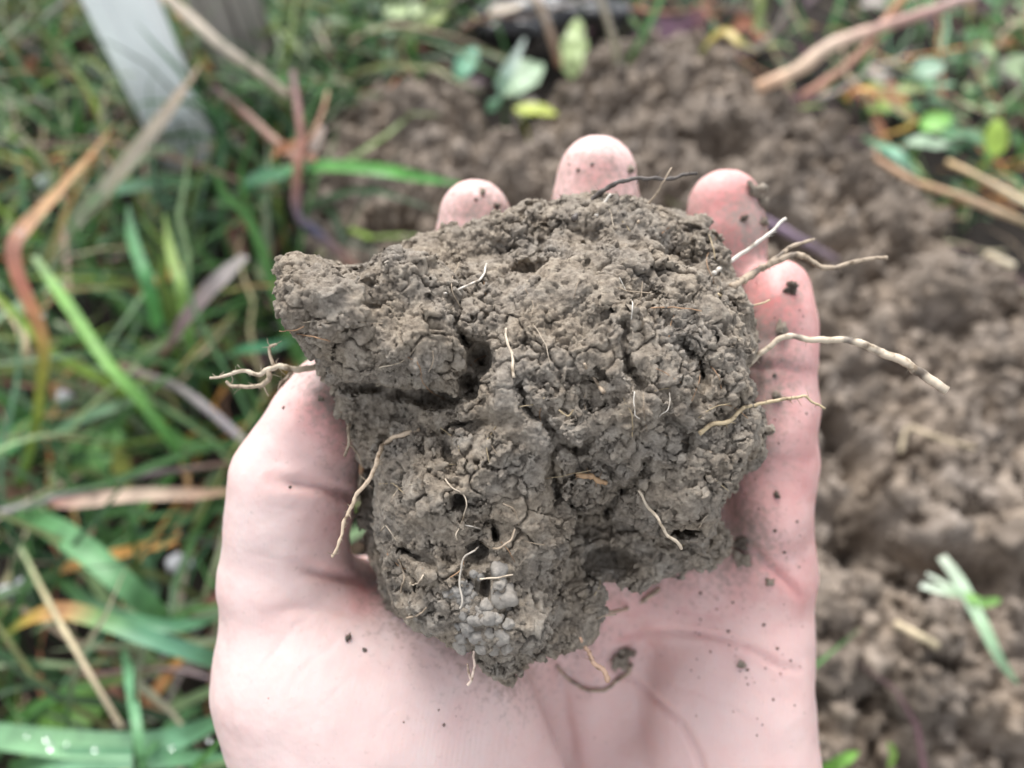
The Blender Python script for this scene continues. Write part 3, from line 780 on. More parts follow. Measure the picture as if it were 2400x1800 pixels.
root([(985, 1007), (931, 1023), (901, 1042), (887, 1069, 101), (876, 1102, 101), (860, 1129, 101), (836, 1159, 101), (825, 1181, 101), (808, 1219, 101), (800, 1254, 101), (790, 1284, 101), (779, 1307, 101)], 15, 8, (0.5, 0.4, 0.29), rough=0.5, n=60)
root([(1185, 770), (1188, 790), (1192, 808), (1201, 843), (1203, 884)], 7, 10, PALE)
root([(1497, 1147), (1516, 1185), (1542, 1216, 99), (1564, 1254, 99.5), (1586, 1270, 100), (1597, 1286, 101)], 8, 10, PALE)
root([(1044, 1121), (1063, 1145), (1088, 1162, 96), (1092, 1186, 96), (1082, 1224), (1069, 1251), (1072, 1266)], 4, 4, PALE)
root([(1080, 1227), (1104, 1233), (1128, 1239)], 3, 3, WHT)
root([(1126, 1273), (1112, 1292, 96), (1088, 1305, 96), (1082, 1330, 96), (1077, 1365, 96), (1083, 1410, 95.5), (1076, 1428, 95.5)], 5, 6, (0.38, 0.35, 0.3))
root([(1123, 1357, 95.5), (1161, 1354, 95), (1202, 1347, 95)], 5, 4, PALE)
root([(1126, 1270), (1161, 1286), (1188, 1273), (1202, 1259), (1207, 1240)], 8, 5, TAN)
root([(933, 1311), (944, 1338), (946, 1360), (939, 1389)], 6, 5, TAN)
root([(960, 1365), (970, 1370), (985, 1360), (993, 1346)], 5, 5, PALE)
root([(955, 1450), (980, 1440), (1000, 1425)], 7, 4, TAN)
root([(1360, 1495), (1372, 1515, 111), (1382, 1532, 111), (1394, 1554, 111), (1413, 1573, 111), (1426, 1594, 112)], 9, 17, (0.5, 0.33, 0.23), rough=0.4)
root([(1306, 1560), (1325, 1585), (1356, 1608), (1394, 1619), (1426, 1614), (1445, 1595), (1467, 1582), (1480, 1558)], 7, 12, TAN, bvh=HAND_BVH, dirt=0.5, rough=0.4)
root([(1112, 1525, 100), (1111, 1566, 101), (1106, 1595, 101.5), (1098, 1604, 102)], 7, 10, (0.62, 0.5, 0.42))
root([(1094, 1555, 101), (1099, 1575, 101.5), (1103, 1592, 101.5)], 6, 8, (0.62, 0.5, 0.42))
root([(1410, 1437, 116), (1467, 1427), (1515, 1402), (1546, 1380)], 10, 12, TAN, bvh=HAND_BVH)
root([(1395, 1450, 112), (1415, 1444, 111), (1445, 1440, 111)], 5, 3, TAN)
root([(1485, 916), (1486, 963), (1488, 975), (1499, 982)], 3.5, 3, WHT)
root([(1570, 919), (1567, 957), (1545, 976)], 4, 3, WHT)
root([(1451, 650), (1464, 675), (1480, 701), (1484, 720), (1478, 748)], 4, 3, WHT)
root([(655, 776, 98), (690, 774), (714, 766)], 4, 4, ORG)
root([(680, 780, 98), (730, 788), (774, 801)], 4, 4, ORG)
root([(1524, 723), (1575, 720), (1644, 728)], 4, 3, ORG)
root([(1369, 853), (1394, 887), (1416, 919)], 8, 12, TAN)
root([(830, 985, 112), (816, 1003, 110), (818, 1037, 110), (809, 1069, 110)], 9, 8, TAN)
root([(818, 1040, 110), (830, 1052, 111), (841, 1069, 112), (850, 1095, 113)], 5, 3, TAN)
root([(1352, 1112), (1380, 1118), (1421, 1131)], 16, 14, (0.34, 0.22, 0.12), rough=0.6)
root([(1040, 690), (1125, 655), (1140, 620)], 6, 7, WHT)
root([(1180, 1180), (1205, 1195), (1215, 1230)], 5, 3, TAN)
root([(1310, 960), (1330, 975), (1345, 960)], 6, 4, YEL)
# brittle threads all over the clod
r = np.random.default_rng(41)
for i in range(75):
    u, v = r.uniform(680, 1760), r.uniform(500, 1520)
    if hit(CLOD_BVH, u, v) is None: continue
    a = r.uniform(0, 6.28); L = r.uniform(18, 60); b = a + r.uniform(-0.8, 0.8)
    pts = [(u, v), (u + L * math.cos(a), v + L * math.sin(a)), (u + L * (math.cos(a) + math.cos(b)), v + L * (math.sin(a) + math.sin(b)))]
    if any(hit(CLOD_BVH, p[0], p[1]) is None for p in pts): continue
    root(pts, r.uniform(2.0, 4.2), 1.8, [TAN, YEL, PALE, ORG][r.integers(4)], lift=0.15)

# ------------------------------------------------------------------ crumbs on the skin
CR = [(1738, 1272, 15, 'fragment of soil in the crease at the base of the little finger, pair upper'), (1740, 1312, 19, ''), (1738, 1558, 10, ''), (1752, 1570, 4, ''), (1452, 1548, 20, ''), (1472, 1528, 14, ''),
      (816, 1495, 8, ''), (855, 1524, 6, ''), (680, 1142, 5, ''), (1040, 1700, 5, ''), (1820, 928, 13, ''), (1830, 770, 16, ''), (1855, 675, 15, ''), (1770, 448, 20, ''), (1785, 475, 16, ''), (1745, 512, 9, ''), (1790, 520, 12, ''),
      (1130, 450, 8, ''), (1165, 482, 9, ''), (1115, 468, 6, ''), (1355, 398, 6, ''), (1388, 385, 5, ''), (1478, 397, 10, ''), (1335, 385, 4, ''), (1820, 1160, 8, ''), (1805, 1365, 8, ''), (1642, 1390, 5, ''), (1707, 1480, 5, ''),
      (1822, 1520, 4, ''), (1853, 1548, 4, ''), (1816, 1244, 5, ''), (1838, 1294, 5, ''), (1812, 1640, 4, ''), (1790, 1465, 5, ''), (1725, 880, 7, ''), (1780, 830, 8, ''), (1815, 880, 6, ''), (1850, 935, 5, ''), (1868, 1222, 4, ''), (665, 955, 5, ''), (752, 935, 7, '')]
crumb_small = []
for i, (u, v, rp, _) in enumerate(CR):
    d = hit(HAND_BVH, u, v)
    if d is None: continue
    rr = rp / (F / d)
    V, Fc = ICO[i % 6]
    if rp < 7:
        crumb_small.append((C(u, v, d), rr)); continue
    V, Fc = ICO3[i % 4]; V = V * rr * np.array([1, 0.8, 0.7]); R_ = rand_rot(np.random.default_rng(i))
    o = obj('soil_crumb', W(V @ R_.T + C(u, v, d - rr * 0.35)), Fc, M_clod if i % 3 else M_dirt)
    zone = ('little finger' if u > 1690 and 650 < v < 1330 else 'ring fingertip' if u > 1650 and v < 600 else 'middle fingertip' if u > 1250 and v < 450 else
            'index fingertip' if v < 520 else 'thumb' if v < 1200 else 'ball of the thumb' if u < 1100 else 'palm below the clod' if u < 1600 else 'palm near its outer edge')
    tag(o, 'small dark crumb of soil stuck to the skin of the ' + zone, 'crumb', 'soil crumbs on the ' + zone)
r = np.random.default_rng(51)
for i in range(240):
    u, v = (r.uniform(1620, 1890), r.uniform(640, 1700)) if i < 130 else (r.uniform(600, 1800), r.uniform(380, 1750))
    d = hit(HAND_BVH, u, v)
    if d is None or (u < 1000 and v > 1150 and r.random() < 0.85): continue
    crumb_small.append((C(u, v, d), r.uniform(0.07, 0.22)))
V, Fc = scatter(ICO1, [c[0] for c in crumb_small], [c[1] for c in crumb_small], r)
tag(obj('soil_specks', W(V), Fc, M_dirt), 'fine dark soil specks sprinkled over palm and fingers', 'soil specks', kind='stuff')

# ------------------------------------------------------------------ plants: builders
DEEP, MID, BLU, PGR, YGR, OLV = (0.022, 0.062, 0.02), (0.062, 0.165, 0.042), (0.085, 0.19, 0.09), (0.25, 0.34, 0.18), (0.17, 0.25, 0.045), (0.15, 0.16, 0.06)
STR, ORN, RED, BRN, GRY, PUR, LAV = (0.5, 0.41, 0.29), (0.52, 0.26, 0.09), (0.36, 0.15, 0.09), (0.2, 0.12, 0.085), (0.3, 0.27, 0.25), (0.09, 0.05, 0.06), (0.2, 0.14, 0.2)
def strip(P, half, N, cols, fold=0.25):     # a creased ribbon: 3 vertices across
    P = np.asarray(P, float); n_ = len(P)
    T = np.gradient(P, axis=0); T /= np.linalg.norm(T, axis=1)[:, None] + 1e-9
    S = np.cross(T, np.broadcast_to(N, P.shape)); S /= np.linalg.norm(S, axis=1)[:, None] + 1e-9
    U = np.cross(S, T); half = np.asarray(half)[:, None]
    V = np.stack([P - S * half + U * half * fold, P - U * half * fold * 0.6, P + S * half + U * half * fold], 1).reshape(-1, 3)
    i = np.arange(n_ - 1) * 3
    Fq = np.concatenate([np.stack([i, i + 1, i + 4, i + 3], 1), np.stack([i + 1, i + 2, i + 5, i + 4], 1)])
    t = np.linspace(0, len(cols) - 1, n_); cc = np.asarray(cols, float)
    col = np.stack([np.interp(t, np.arange(len(cols)), cc[:, q_]) for q_ in range(3)], 1)
    return V, Fq, np.repeat(col, 3, 0)
def place3(pts):
    return [G(*p) for p in pts]
def blade(name, label, pts, wpx, cols, cat='grass blade', mat=M_leaf, group=None, taper=(0.6, 0.15), twist=0.0):
    P = spline(place3(pts), max(14, len(pts) * 5))
    t = np.linspace(0, 1, len(P))
    dep = (P - CL) @ (RM @ np.array([0, 0, -1.0])); mm = dep.mean() / F
    half = wpx / 2 * mm * np.interp(t, [0, 0.3, 0.75, 1], [taper[0], 1, 0.85, taper[1]])
    v = CL - P.mean(0); v /= np.linalg.norm(v); N = v * 0.75 + np.array([0.15, 0.1, 0.6])
    N = N[None] + twist * np.sin(t * 5)[:, None] * np.array([1, 0.3, 0])
    V, Fq, col = strip(P, half, N, cols)
    return tag(obj(name, V, Fq, mat, col=col), label, cat, group)
def stem(name, label, pts, w0, w1, cols, cat='stem', group=None, parent=None, mat=None, rough=0.2, sides=8):
    name = name.replace('_stem', '_stalk'); P = spline(place3(pts), max(14, len(pts) * 6)); t = np.linspace(0, 1, len(P))
    mm = ((P - CL) @ (RM @ np.array([0, 0, -1.0]))).mean() / F
    R = np.interp(t, [0, 1], [w0, w1]) / 2 * mm * (1 + rough * perlin(np.c_[t * len(P) / 2.5, t * 0 + pts[0][0] * 0.37, t * 0]))
    V, Fc = tube(P, R, sides)
    tt = np.linspace(0, len(cols) - 1, len(P)); cc = np.asarray(cols, float)
    col = np.repeat(np.stack([np.interp(tt, np.arange(len(cols)), cc[:, q_]) for q_ in range(3)], 1), sides, 0)
    o = obj(name, V, Fc, mat or M_stem, parent, col=col)
    return o if parent is not None else tag(o, label, cat, group)
def leaf_mesh(center, L, Wd, az, tilt, col, wav=0.06, seed=0, lobes=0, cup=0.15, point=0.8):
    nu, nv_ = 13, 7
    u = np.linspace(0, 1, nu); v = np.linspace(-1, 1, nv_)
    prof = np.sin(np.pi * np.clip(u, 0.0, 1.0) ** point) ** 0.7 * 0.98 + 0.02
    if lobes: prof = prof * (0.8 + 0.3 * np.abs(np.sin(u * lobes * math.pi)))
    X = np.repeat((u - 0.5) * L, nv_); Y = (prof[:, None] * v[None] * Wd / 2).ravel()
    Z = cup * np.abs(Y) - 0.5 * cup * L * (np.repeat(u, nv_) - 0.4) ** 2 * 2
    Z = Z + wav * L * perlin(np.c_[X / L * 3.5, Y / L * 3.5, X * 0 + seed * 3.3])
    ct, st = math.cos(tilt), math.sin(tilt)
    X, Z = X * ct - Z * st, X * st + Z * ct
    ca, sa = math.cos(az), math.sin(az)
    V = np.c_[X * ca - Y * sa, X * sa + Y * ca, Z] + np.asarray(center)
    q_ = np.arange(nu * nv_).reshape(nu, nv_)
    Fq = np.stack([q_[:-1, :-1], q_[1:, :-1], q_[1:, 1:], q_[:-1, 1:]], -1).reshape(-1, 4)
    rib = np.tile((np.abs(v) < 0.05).astype(float), nu)[:, None]
    c = np.asarray(col)[None] * (1 + 0.35 * rib) * (1 + 0.18 * perlin(np.c_[X / L * 5, Y / L * 5, X * 0 + seed]))[:, None]
    return V, Fq, c
def leaf(name, label, uv, z, Lpx, Wpx, az, tilt, col, cat='leaf', mat=M_leaf, group=None, stalk=True, **kw):
    c = G(uv[0], uv[1], z); mm = ((c - CL) @ (RM @ np.array([0, 0, -1.0]))) / F
    V, Fq, cc = leaf_mesh(c, Lpx * mm, Wpx * mm, az, tilt, col, seed=uv[0] * 0.13, **kw)
    if not stalk: return tag(obj(name, V, Fq, mat, col=cc), label, cat, group)
    e = empty(name, (c[0], c[1], 0)); tag(e, label, cat, group)
    obj('blade', V, Fq, mat, e, col=cc)
    b0 = V[3]
    P = spline([b0, (b0 + [c[0], c[1], 0]) / 2 + [0, 0, z * 0.3], [c[0] + 0.004, c[1] + 0.006, -0.004]], 8)
    Vt, Ft = tube(P, Wpx * mm * 0.035 + 0.0003, 6)
    obj('stalk', Vt, Ft, M_stem, e, col=np.tile(np.asarray(col) * 0.8, (len(Vt), 1)))
    return e

# ------------------------------------------------------------------ grass (uncountable) and straw
def grass_field(n_, seed, lmin, lmax, wmin, wmax, palette, weights, region, th0, th1, zoff=0.0):
    r_ = np.random.default_rng(seed); Vs, Fs, Cs, k = [], [], [], 0
    xy = np.c_[r_.uniform(region[0], region[1], n_), r_.uniform(region[2], region[3], n_)]
    ex = np.array([G(u_, v_, 0.02)[:2] for u_, v_ in [(1190, 60), (1330, 25), (1560, 70), (1230, 180), (1345, 110), (450, 330), (1100, 150)]])
    far = (np.linalg.norm(xy[:, None] - ex[None], axis=2) > 0.035).all(1); xy = xy[far]; n_ = len(xy)
    d = pseg(xy, HEAP); xy = xy[(d < 0.004) | (r_.random(n_) < 0.004)]
    zs = ground_h(xy) + np.where(pseg(xy, HEAP) > 0.0, 0.05, 0) + zoff
    for (x, y), z in zip(xy, zs):
        L = r_.uniform(lmin, lmax); w = r_.uniform(wmin, wmax); az = r_.uniform(0, 6.283)
        a0 = r_.uniform(*th0); a1 = a0 + r_.uniform(*th1); m = 9
        th = np.linspace(a0, a1, m); side = np.cumsum(r_.normal(0, 0.06, m))
        st = L / (m - 1)
        hor = np.concatenate([[0], np.cumsum(np.sin(th[:-1]) * st)]); ver = np.concatenate([[0], np.cumsum(np.cos(th[:-1]) * st)])
        ver = np.maximum(ver, 0.002 - 0.3 * 0)
        P = np.c_[x + hor * np.cos(az + side), y + hor * np.sin(az + side), z + ver]
        half = w / 2 * np.interp(np.linspace(0, 1, m), [0, 0.35, 0.75, 1], [0.7, 1, 0.75, 0.05])
        N = np.c_[-np.cos(az) * np.cos(th), -np.sin(az) * np.cos(th), np.sin(th) + 0.05] + r_.normal(0, 0.25, 3)
        c0 = np.array(palette[r_.choice(len(palette), p=weights)]) * r_.uniform(0.65, 1.3) * r_.uniform(0.9, 1.1, 3)
        c1 = c0 if r_.random() < 0.75 else np.array([STR, ORN, YGR][r_.integers(3)]) * r_.uniform(0.6, 1)
        V, Fq, c = strip(P, half, N, [c0 * 0.8, c0, c1])
        Vs.append(V); Fs.append(Fq + k); Cs.append(c); k += len(V)
    return np.concatenate(Vs), np.concatenate(Fs), np.concatenate(Cs)
REG = (-0.55, 0.75, -0.12, 1.0)
V, Fq, c = grass_field(4600, 61, 0.05, 0.16, 0.0016, 0.0052, [DEEP, MID, BLU, PGR, YGR, OLV], [0.22, 0.36, 0.14, 0.13, 0.1, 0.05], (-0.55, 0.1, -0.12, 1.0), (0.1, 0.9), (0.4, 1.4))
tag(obj('grass', V, Fq, M_leaf, col=c, origin=(-0.2, 0.4, 0)), 'tangled wet green grass covering the ground beside the soil heap', 'grass', kind='stuff')
V, Fq, c = grass_field(1500, 62, 0.03, 0.09, 0.002, 0.006, [DEEP, MID, BLU, PGR, YGR], [0.2, 0.3, 0.2, 0.2, 0.1], (0.05, 0.8, 0.0, 1.0), (0.2, 1.0), (0.4, 1.3))
tag(obj('grass', V, Fq, M_leaf, col=c, origin=(0.4, 0.6, 0)), 'short sparse grass growing beyond the far edge of the soil heap', 'grass', kind='stuff')
V, Fq, c = grass_field(2000, 63, 0.03, 0.14, 0.001, 0.0036, [STR, ORN, RED, BRN, GRY, PUR], [0.36, 0.1, 0.1, 0.16, 0.2, 0.08], REG, (0.9, 1.4), (0.05, 0.4), 0.008)
tag(obj('dead_grass', V, Fq, M_dry, col=c, origin=(0.1, 0.4, 0)), 'brown and straw-coloured dead grass matted between the green blades', 'dead grass', kind='stuff')
# dead leaf litter
r = np.random.default_rng(71); Vs, Fs, Cs, k = [], [], [], 0
xy = np.c_[r.uniform(-0.5, 0.75, 620), r.uniform(-0.05, 1.0, 620)]
xy = xy[pseg(xy, HEAP) < 0.0]
for i, (x, y) in enumerate(xy):
    if x < 0 and y < 0.42 and r.random() < 0.6: continue
    L = r.uniform(0.01, 0.038)
    col = [BRN, PUR, GRY, RED, (0.05, 0.035, 0.03), (0.12, 0.09, 0.1)][r.integers(6)]
    V, Fq, c = leaf_mesh((x, y, r.uniform(0.004, 0.02)), L, L * r.uniform(0.4, 0.8), r.uniform(0, 6.28), r.uniform(-0.5, 0.5), np.array(col) * r.uniform(0.6, 1.3), wav=0.15, seed=i, cup=0.4)
    Vs.append(V); Fs.append(Fq + k); Cs.append(c); k += len(V)
tag(obj('leaf_litter', np.concatenate(Vs), np.concatenate(Fs), M_dry, col=np.concatenate(Cs), origin=(0.1, 0.5, 0)), 'rotting brown and purplish leaf litter lying on the ground', 'leaf litter', kind='stuff')

# ------------------------------------------------------------------ white post and wooden stake
pb = G(452, 372, 0.0)
def prism(sec, z0, z1, org, rot, lean=(0, 0)):
    ca, sa = math.cos(rot), math.sin(rot); n_ = len(sec); V = []
    for z in (z0, z1):
        for x, y in sec: V.append((org[0] + x * ca - y * sa + lean[0] * z, org[1] + x * sa + y * ca + lean[1] * z, z))
    fs = [(i, (i + 1) % n_, n_ + (i + 1) % n_, n_ + i) for i in range(n_)] + [tuple(range(n_))[::-1], tuple(range(n_, 2 * n_))]
    return V, fs
def rrect(a, b, rad, k=4):
    out = []
    for cx, cy, s in ((a - rad, b - rad, 0), (-a + rad, b - rad, 1), (-a + rad, -b + rad, 2), (a - rad, -b + rad, 3)):
        for j in range(k + 1):
            t = (s + j / k) * math.pi / 2; out.append((cx + rad * math.cos(t), cy + rad * math.sin(t)))
    return out
post = empty('fence_post', pb)
tag(post, 'white plastic fence post standing upright in the grass', 'post')
V, fs = prism(rrect(0.0165, 0.012, 0.0025), -0.05, 0.75, pb, 0.12)
obj('shaft', V, fs, M_post, post, smooth=False)
V, fs = prism(rrect(0.003, 0.0016, 0.0012), -0.04, 0.745, pb + np.array([-0.0045, -0.0128, 0]), 0.12)
obj('rib', V, fs, M_post, post, smooth=False)
sb = G(590, 215, 0.0)
sec = [(0.021 * (1 + 0.16 * math.sin(3 * t + 1) + 0.09 * math.sin(7 * t)) * math.cos(t), 0.017 * (1 + 0.12 * math.sin(5 * t)) * math.sin(t)) for t in np.linspace(0, 2 * math.pi, 28, endpoint=False)]
V, fs = prism(sec, -0.05, 0.6, sb, 0.3, (-0.02, 0.03))
tag(obj('wooden_stake', V, fs, M_wood, smooth=False), 'weathered grey wooden stake standing behind the white post', 'stake')

# ------------------------------------------------------------------ blades, stems and leaves that can be told apart
blade('dry_grass_leaf', 'tall orange dry grass blade turning yellow-green at its foot, with a bright water drop', [(272, 290, .10), (205, 370, .11), (130, 455, .125), (60, 530, .13), (30, 585, .13), (48, 665, .12), (84, 745, .11), (103, 810, .10), (100, 890, .085), (85, 1000, .06), (48, 1140, .02)], 30, [(.5, .27, .14), (.62, .36, .18), (.6, .36, .2), (.55, .27, .2), (.52, .2, .14), (.5, .25, .1), (.33, .29, .06), (.25, .3, .05), (.16, .3, .06)], mat=M_leaf, taper=(0.1, 0.9), twist=0.3)
blade('dry_grass_leaf', 'folded straw-beige dead blade leaning against the white post', [(60, 640, .03), (160, 540, .055), (250, 440, .075), (335, 335, .09), (400, 250, .10), (470, 150, .105)], 34, [PGR, (.4, .42, .3), (.55, .48, .38), (.6, .5, .4), (.5, .36, .25)], mat=M_dry)
blade('grass_leaf', 'pale green arching blade curling in front of the white post foot', [(70, 605, .02), (150, 530, .05), (217, 470, .07), (325, 375, .08), (380, 350, .075), (425, 350, .06)], 24, [MID, PGR, (.3, .42, .25), PGR])
blade('grass_leaf', 'blue-green blade arching flat above the dry orange blade', [(210, 495, .02), (250, 460, .05), (300, 440, .065), (398, 428, .07), (490, 432, .05)], 36, [BLU, (.14, .3, .18), BLU, MID])
blade('grass_leaf', 'long bright green blade stretching over the soil heap towards the index fingertip', [(520, 470, .03), (600, 425, .075), (690, 398, .1), (780, 390, .115), (900, 400, .12), (1000, 418, .115), (1085, 432, .11)], 34, [BLU, (.09, .25, .12), (.1, .3, .06), (.1, .32, .06), (.12, .3, .1)])
leaf('green_leaf', 'broad blue-green leaf beside the foot of the reddish stalk', (625, 415), .07, 120, 62, 0.15, 0.2, (.07, .21, .11))
st = empty('dead_stalk', G(700, 470, .0)); tag(st, 'reddish-brown dead stalk with withered leaves standing at the edge of the soil heap', 'stalk')
stem('stalk', '', [(686, 170, .12), (700, 270, .12), (706, 335, .115), (698, 398, .11), (694, 470, .10), (705, 515, .095), (741, 545, .09), (800, 597, .08), (850, 650, .06), (900, 720, .05)], 17, 26, [(.16, .1, .1), (.24, .12, .1), (.3, .14, .1), (.12, .08, .1), (.06, .06, .1), (.35, .2, .15), (.4, .25, .17)], parent=st)
stem('branch', '', [(703, 355, .112), (735, 310, .118), (757, 260, .12), (768, 215, .12)], 14, 7, [(.3, .15, .11), (.42, .27, .16)], parent=st)
for (a, b, zc, L_, w_, az, tl, cc) in [(672, 348, .11, 80, 34, 0.4, 0.3, (.34, .16, .09)), (745, 320, .115, 75, 30, 1.3, 0.2, (.55, .45, .4)), (720, 365, .11, 60, 26, 2.4, -0.3, (.4, .22, .16))]:
    cpt = G(a, b, zc); mm = np.linalg.norm(cpt - CL) / F
    V, Fq, c = leaf_mesh(cpt, L_ * mm, w_ * mm, az, tl, cc, wav=0.12, seed=a, cup=0.5); obj('withered_leaf', V, Fq, M_dry, st, col=c)
stem('straw_stem', 'thick pale straw lying across the foot of the wooden stake', [(375, -20, .13), (520, 108, .11), (600, 165, .09), (672, 222, .07)], 26, 20, [(.6, .5, .4), (.62, .54, .45), (.5, .4, .32)])
stem('brown_stem', 'pinkish-brown dry stem running from the white post to the reddish stalk', [(500, 205, .08), (570, 260, .085), (640, 325, .09), (705, 380, .09)], 16, 18, [PUR, (.4, .25, .2), (.36, .2, .15)])
stem('dark_twig', 'thin dark twig lying level among grass below the white post', [(-20, 333, .05), (100, 340, .05), (200, 348, .05), (290, 360, .04)], 11, 8, [GRY, BRN, (.1, .08, .08)])
stem('grey_twig', 'short grey twig poking from the grass behind the white post', [(20, 120, .02), (80, 65, .05), (150, 5, .08)], 14, 10, [GRY, (.33, .29, .28)])
stem('grey_stem', 'grey-brown dry stem reaching under the thumb knuckle', [(285, 858, .05), (340, 880, .055), (416, 907, .06), (500, 970, .065), (600, 1060, .06), (650, 1110, .05)], 18, 24, [BRN, GRY, (.28, .25, .26), GRY])
blade('dry_grass_leaf', 'purplish-grey withered blade slanting up towards the jutting lobe of the clod', [(575, 600, .10), (530, 640, .105), (481, 690, .10), (430, 755, .09), (398, 812, .07)], 36, [(.42, .38, .36), (.4, .35, .34), (.3, .22, .22), (.2, .12, .12)], mat=M_dry, taper=(0.5, 0.6))
stem('brown_stem', 'thin brown stem continuing below the purplish-grey withered blade', [(400, 805, .07), (365, 860, .05), (352, 900, .04), (360, 985, .02), (364, 1010, .0)], 16, 16, [BRN, (.28, .18, .13), BRN])
blade('grass_leaf', 'long straight bright green blade crossing the grass from the orange dry blade', [(80, 600, .07), (120, 660, .085), (174, 737, .095), (253, 853, .095), (344, 954, .085), (416, 1060, .06), (450, 1110, .04)], 27, [PGR, (.2, .42, .08), (.19, .4, .08), (.12, .3, .08), MID])
blade('grass_leaf', 'pale stiff blade lying level above the round green leaf', [(95, 1030, .05), (181, 985, .06), (282, 947, .06), (330, 935, .05)], 26, [BLU, (.2, .36, .2), PGR])
stem('dark_stem', 'long dark stem carrying a tan dead leaf towards the thumb', [(-20, 1208, .06), (134, 1166, .07), (325, 1117, .075), (440, 1100, .07), (540, 1086, .06)], 18, 12, [(.3, .27, .27), (.17, .13, .14), (.1, .075, .075), BRN])
blade('dead_leaf', 'long tan dead leaf tapering towards the thumb', [(120, 1180, .075), (180, 1178, .08), (289, 1162, .082), (400, 1158, .08), (470, 1158, .075), (560, 1148, .07)], 34, [(.35, .17, .14), (.55, .4, .32), (.58, .45, .35), (.4, .27, .2), (.3, .2, .12)], cat='dead leaf', mat=M_dry, taper=(0.5, 0.25))
blade('grass_leaf', 'widest flat green blade slanting down to the crossing of blades by the thumb', [(40, 1190, .04), (100, 1225, .07), (181, 1275, .085), (289, 1368, .085), (350, 1425, .07), (395, 1462, .05)], 58, [MID, (.1, .26, .1), (.13, .3, .13), (.13, .3, .13), MID], taper=(0.7, 0.8))
blade('grass_leaf', 'dark green blade bending level towards the ball of the thumb', [(120, 1345, .03), (180, 1390, .06), (235, 1432, .075), (362, 1465, .08), (450, 1462, .075), (530, 1440, .06)], 34, [MID, BLU, (.1, .27, .14), BLU])
blade('grass_leaf', 'broad blue-green blade with orange patch running under the ball of the thumb', [(10, 1490, .05), (70, 1450, .075), (145, 1433, .085), (230, 1450, .09), (325, 1487, .09), (420, 1520, .085), (520, 1552, .07)], 44, [YGR, (.45, .3, .07), (.5, .25, .12), (.16, .3, .1), (.12, .3, .17), (.14, .33, .21), BLU], taper=(0.35, 0.9))
blade('dry_grass_leaf', 'orange dry blade crossing beneath the widest green blade', [(100, 1352, .03), (160, 1330, .05), (253, 1303, .055), (330, 1285, .055), (400, 1268, .05), (420, 1245, .04)], 28, [(.4, .28, .1), ORN, (.62, .33, .1), (.65, .36, .12), (.4, .17, .06)], mat=M_dry)
blade('grass_leaf', 'broad pale blade with dew drops lying along the bottom of the grass', [(-30, 1722, .07), (108, 1740, .08), (253, 1750, .085), (350, 1745, .085), (430, 1725, .08), (530, 1680, .06)], 62, [(.16, .32, .17), (.2, .38, .2), (.2, .38, .22), (.13, .3, .17), BLU], taper=(0.9, 0.5))
blade('grass_leaf', 'lowest broad green blade reaching under the wrist side of the hand', [(20, 1800, .06), (120, 1784, .08), (217, 1778, .085), (380, 1778, .085), (560, 1772, .07)], 52, [MID, (.15, .32, .18), (.12, .28, .15), (.11, .27, .12)])
blade('grass_leaf', 'narrow upright blade crossing the two broad bottom blades', [(290, 1520, .06), (300, 1570, .085), (316, 1670, .1), (330, 1760, .1), (345, 1830, .09)], 24, [BLU, (.13, .3, .16), (.15, .34, .16), MID])
stem('straw_stem', 'thin straw stem slanting through the crossing blades', [(45, 1275, .05), (90, 1365, .075), (137, 1453, .095), (217, 1591, .1), (286, 1706, .09)], 13, 11, [PGR, (.42, .37, .22), (.4, .33, .22), STR])
blade('dry_grass_leaf', 'orange-brown dead blade slanting under the broad blue-green blade', [(425, 1540, .05), (380, 1600, .055), (345, 1645, .05), (322, 1675, .03)], 28, [(.5, .25, .08), (.45, .22, .1), (.3, .14, .09)], mat=M_dry)
blade('dry_grass_leaf', 'dull red dead blade lying beside the narrow upright blade', [(235, 1588, .03), (270, 1620, .035), (310, 1655, .03)], 20, [RED, (.3, .15, .11), BRN], mat=M_dry)
stem('brown_stem', 'thin purplish stem bowed level beneath the broad blue-green blade', [(150, 1570, .03), (230, 1580, .045), (330, 1568, .055), (420, 1572, .055), (500, 1592, .05)], 12, 10, [BRN, (.25, .16, .16), (.22, .17, .18)])
blade('dry_grass_leaf', 'reddish dead blade poking out by the ball of the thumb', [(430, 1465, .02), (480, 1420, .04), (530, 1380, .05)], 26, [(.25, .11, .09), (.35, .16, .13)], mat=M_dry)
blade('dry_grass_leaf', 'beige curled dead blade beside the tall orange blade', [(-10, 700, .07), (25, 730, .075), (52, 780, .075), (62, 840, .07), (75, 880, .05)], 20, [(.5, .42, .28), (.5, .4, .26), (.45, .36, .2)], mat=M_dry)
blade('grass_leaf', 'yellow-green narrow blade rising near the middle of the grass', [(455, 880, .02), (440, 780, .07), (425, 680, .1), (400, 590, .1), (385, 500, .09)], 26, [MID, (.2, .38, .1), (.3, .42, .12), YGR])
blade('grass_leaf', 'mid green upright blade next to the yellow-green narrow blade', [(395, 830, .02), (370, 760, .07), (345, 660, .1), (310, 560, .1), (300, 480, .09)], 30, [MID, (.1, .3, .09), (.11, .31, .12), BLU])
blade('grass_leaf', 'green blade passing behind the branched root by the thumb tip', [(510, 850, .05), (560, 822, .08), (640, 810, .09), (700, 790, .08)], 26, [BLU, (.05, .22, .1), DEEP])
leaf('round_leaf', 'round yellow-green leaf low in the grass under the narrow upright blade', (165, 1672), .03, 165, 130, 0.3, 0.1, (.17, .34, .07))
leaf('round_leaf', 'rounded green leaf with an olive patch in the middle of the grass', (235, 1052), .03, 150, 120, 0.9, 0.15, (.13, .3, .08))
leaf('green_leaf', 'broad mid-green leaf partly behind the tall orange blade', (35, 1005), .03, 190, 110, 1.2, 0.0, (.06, .22, .07))
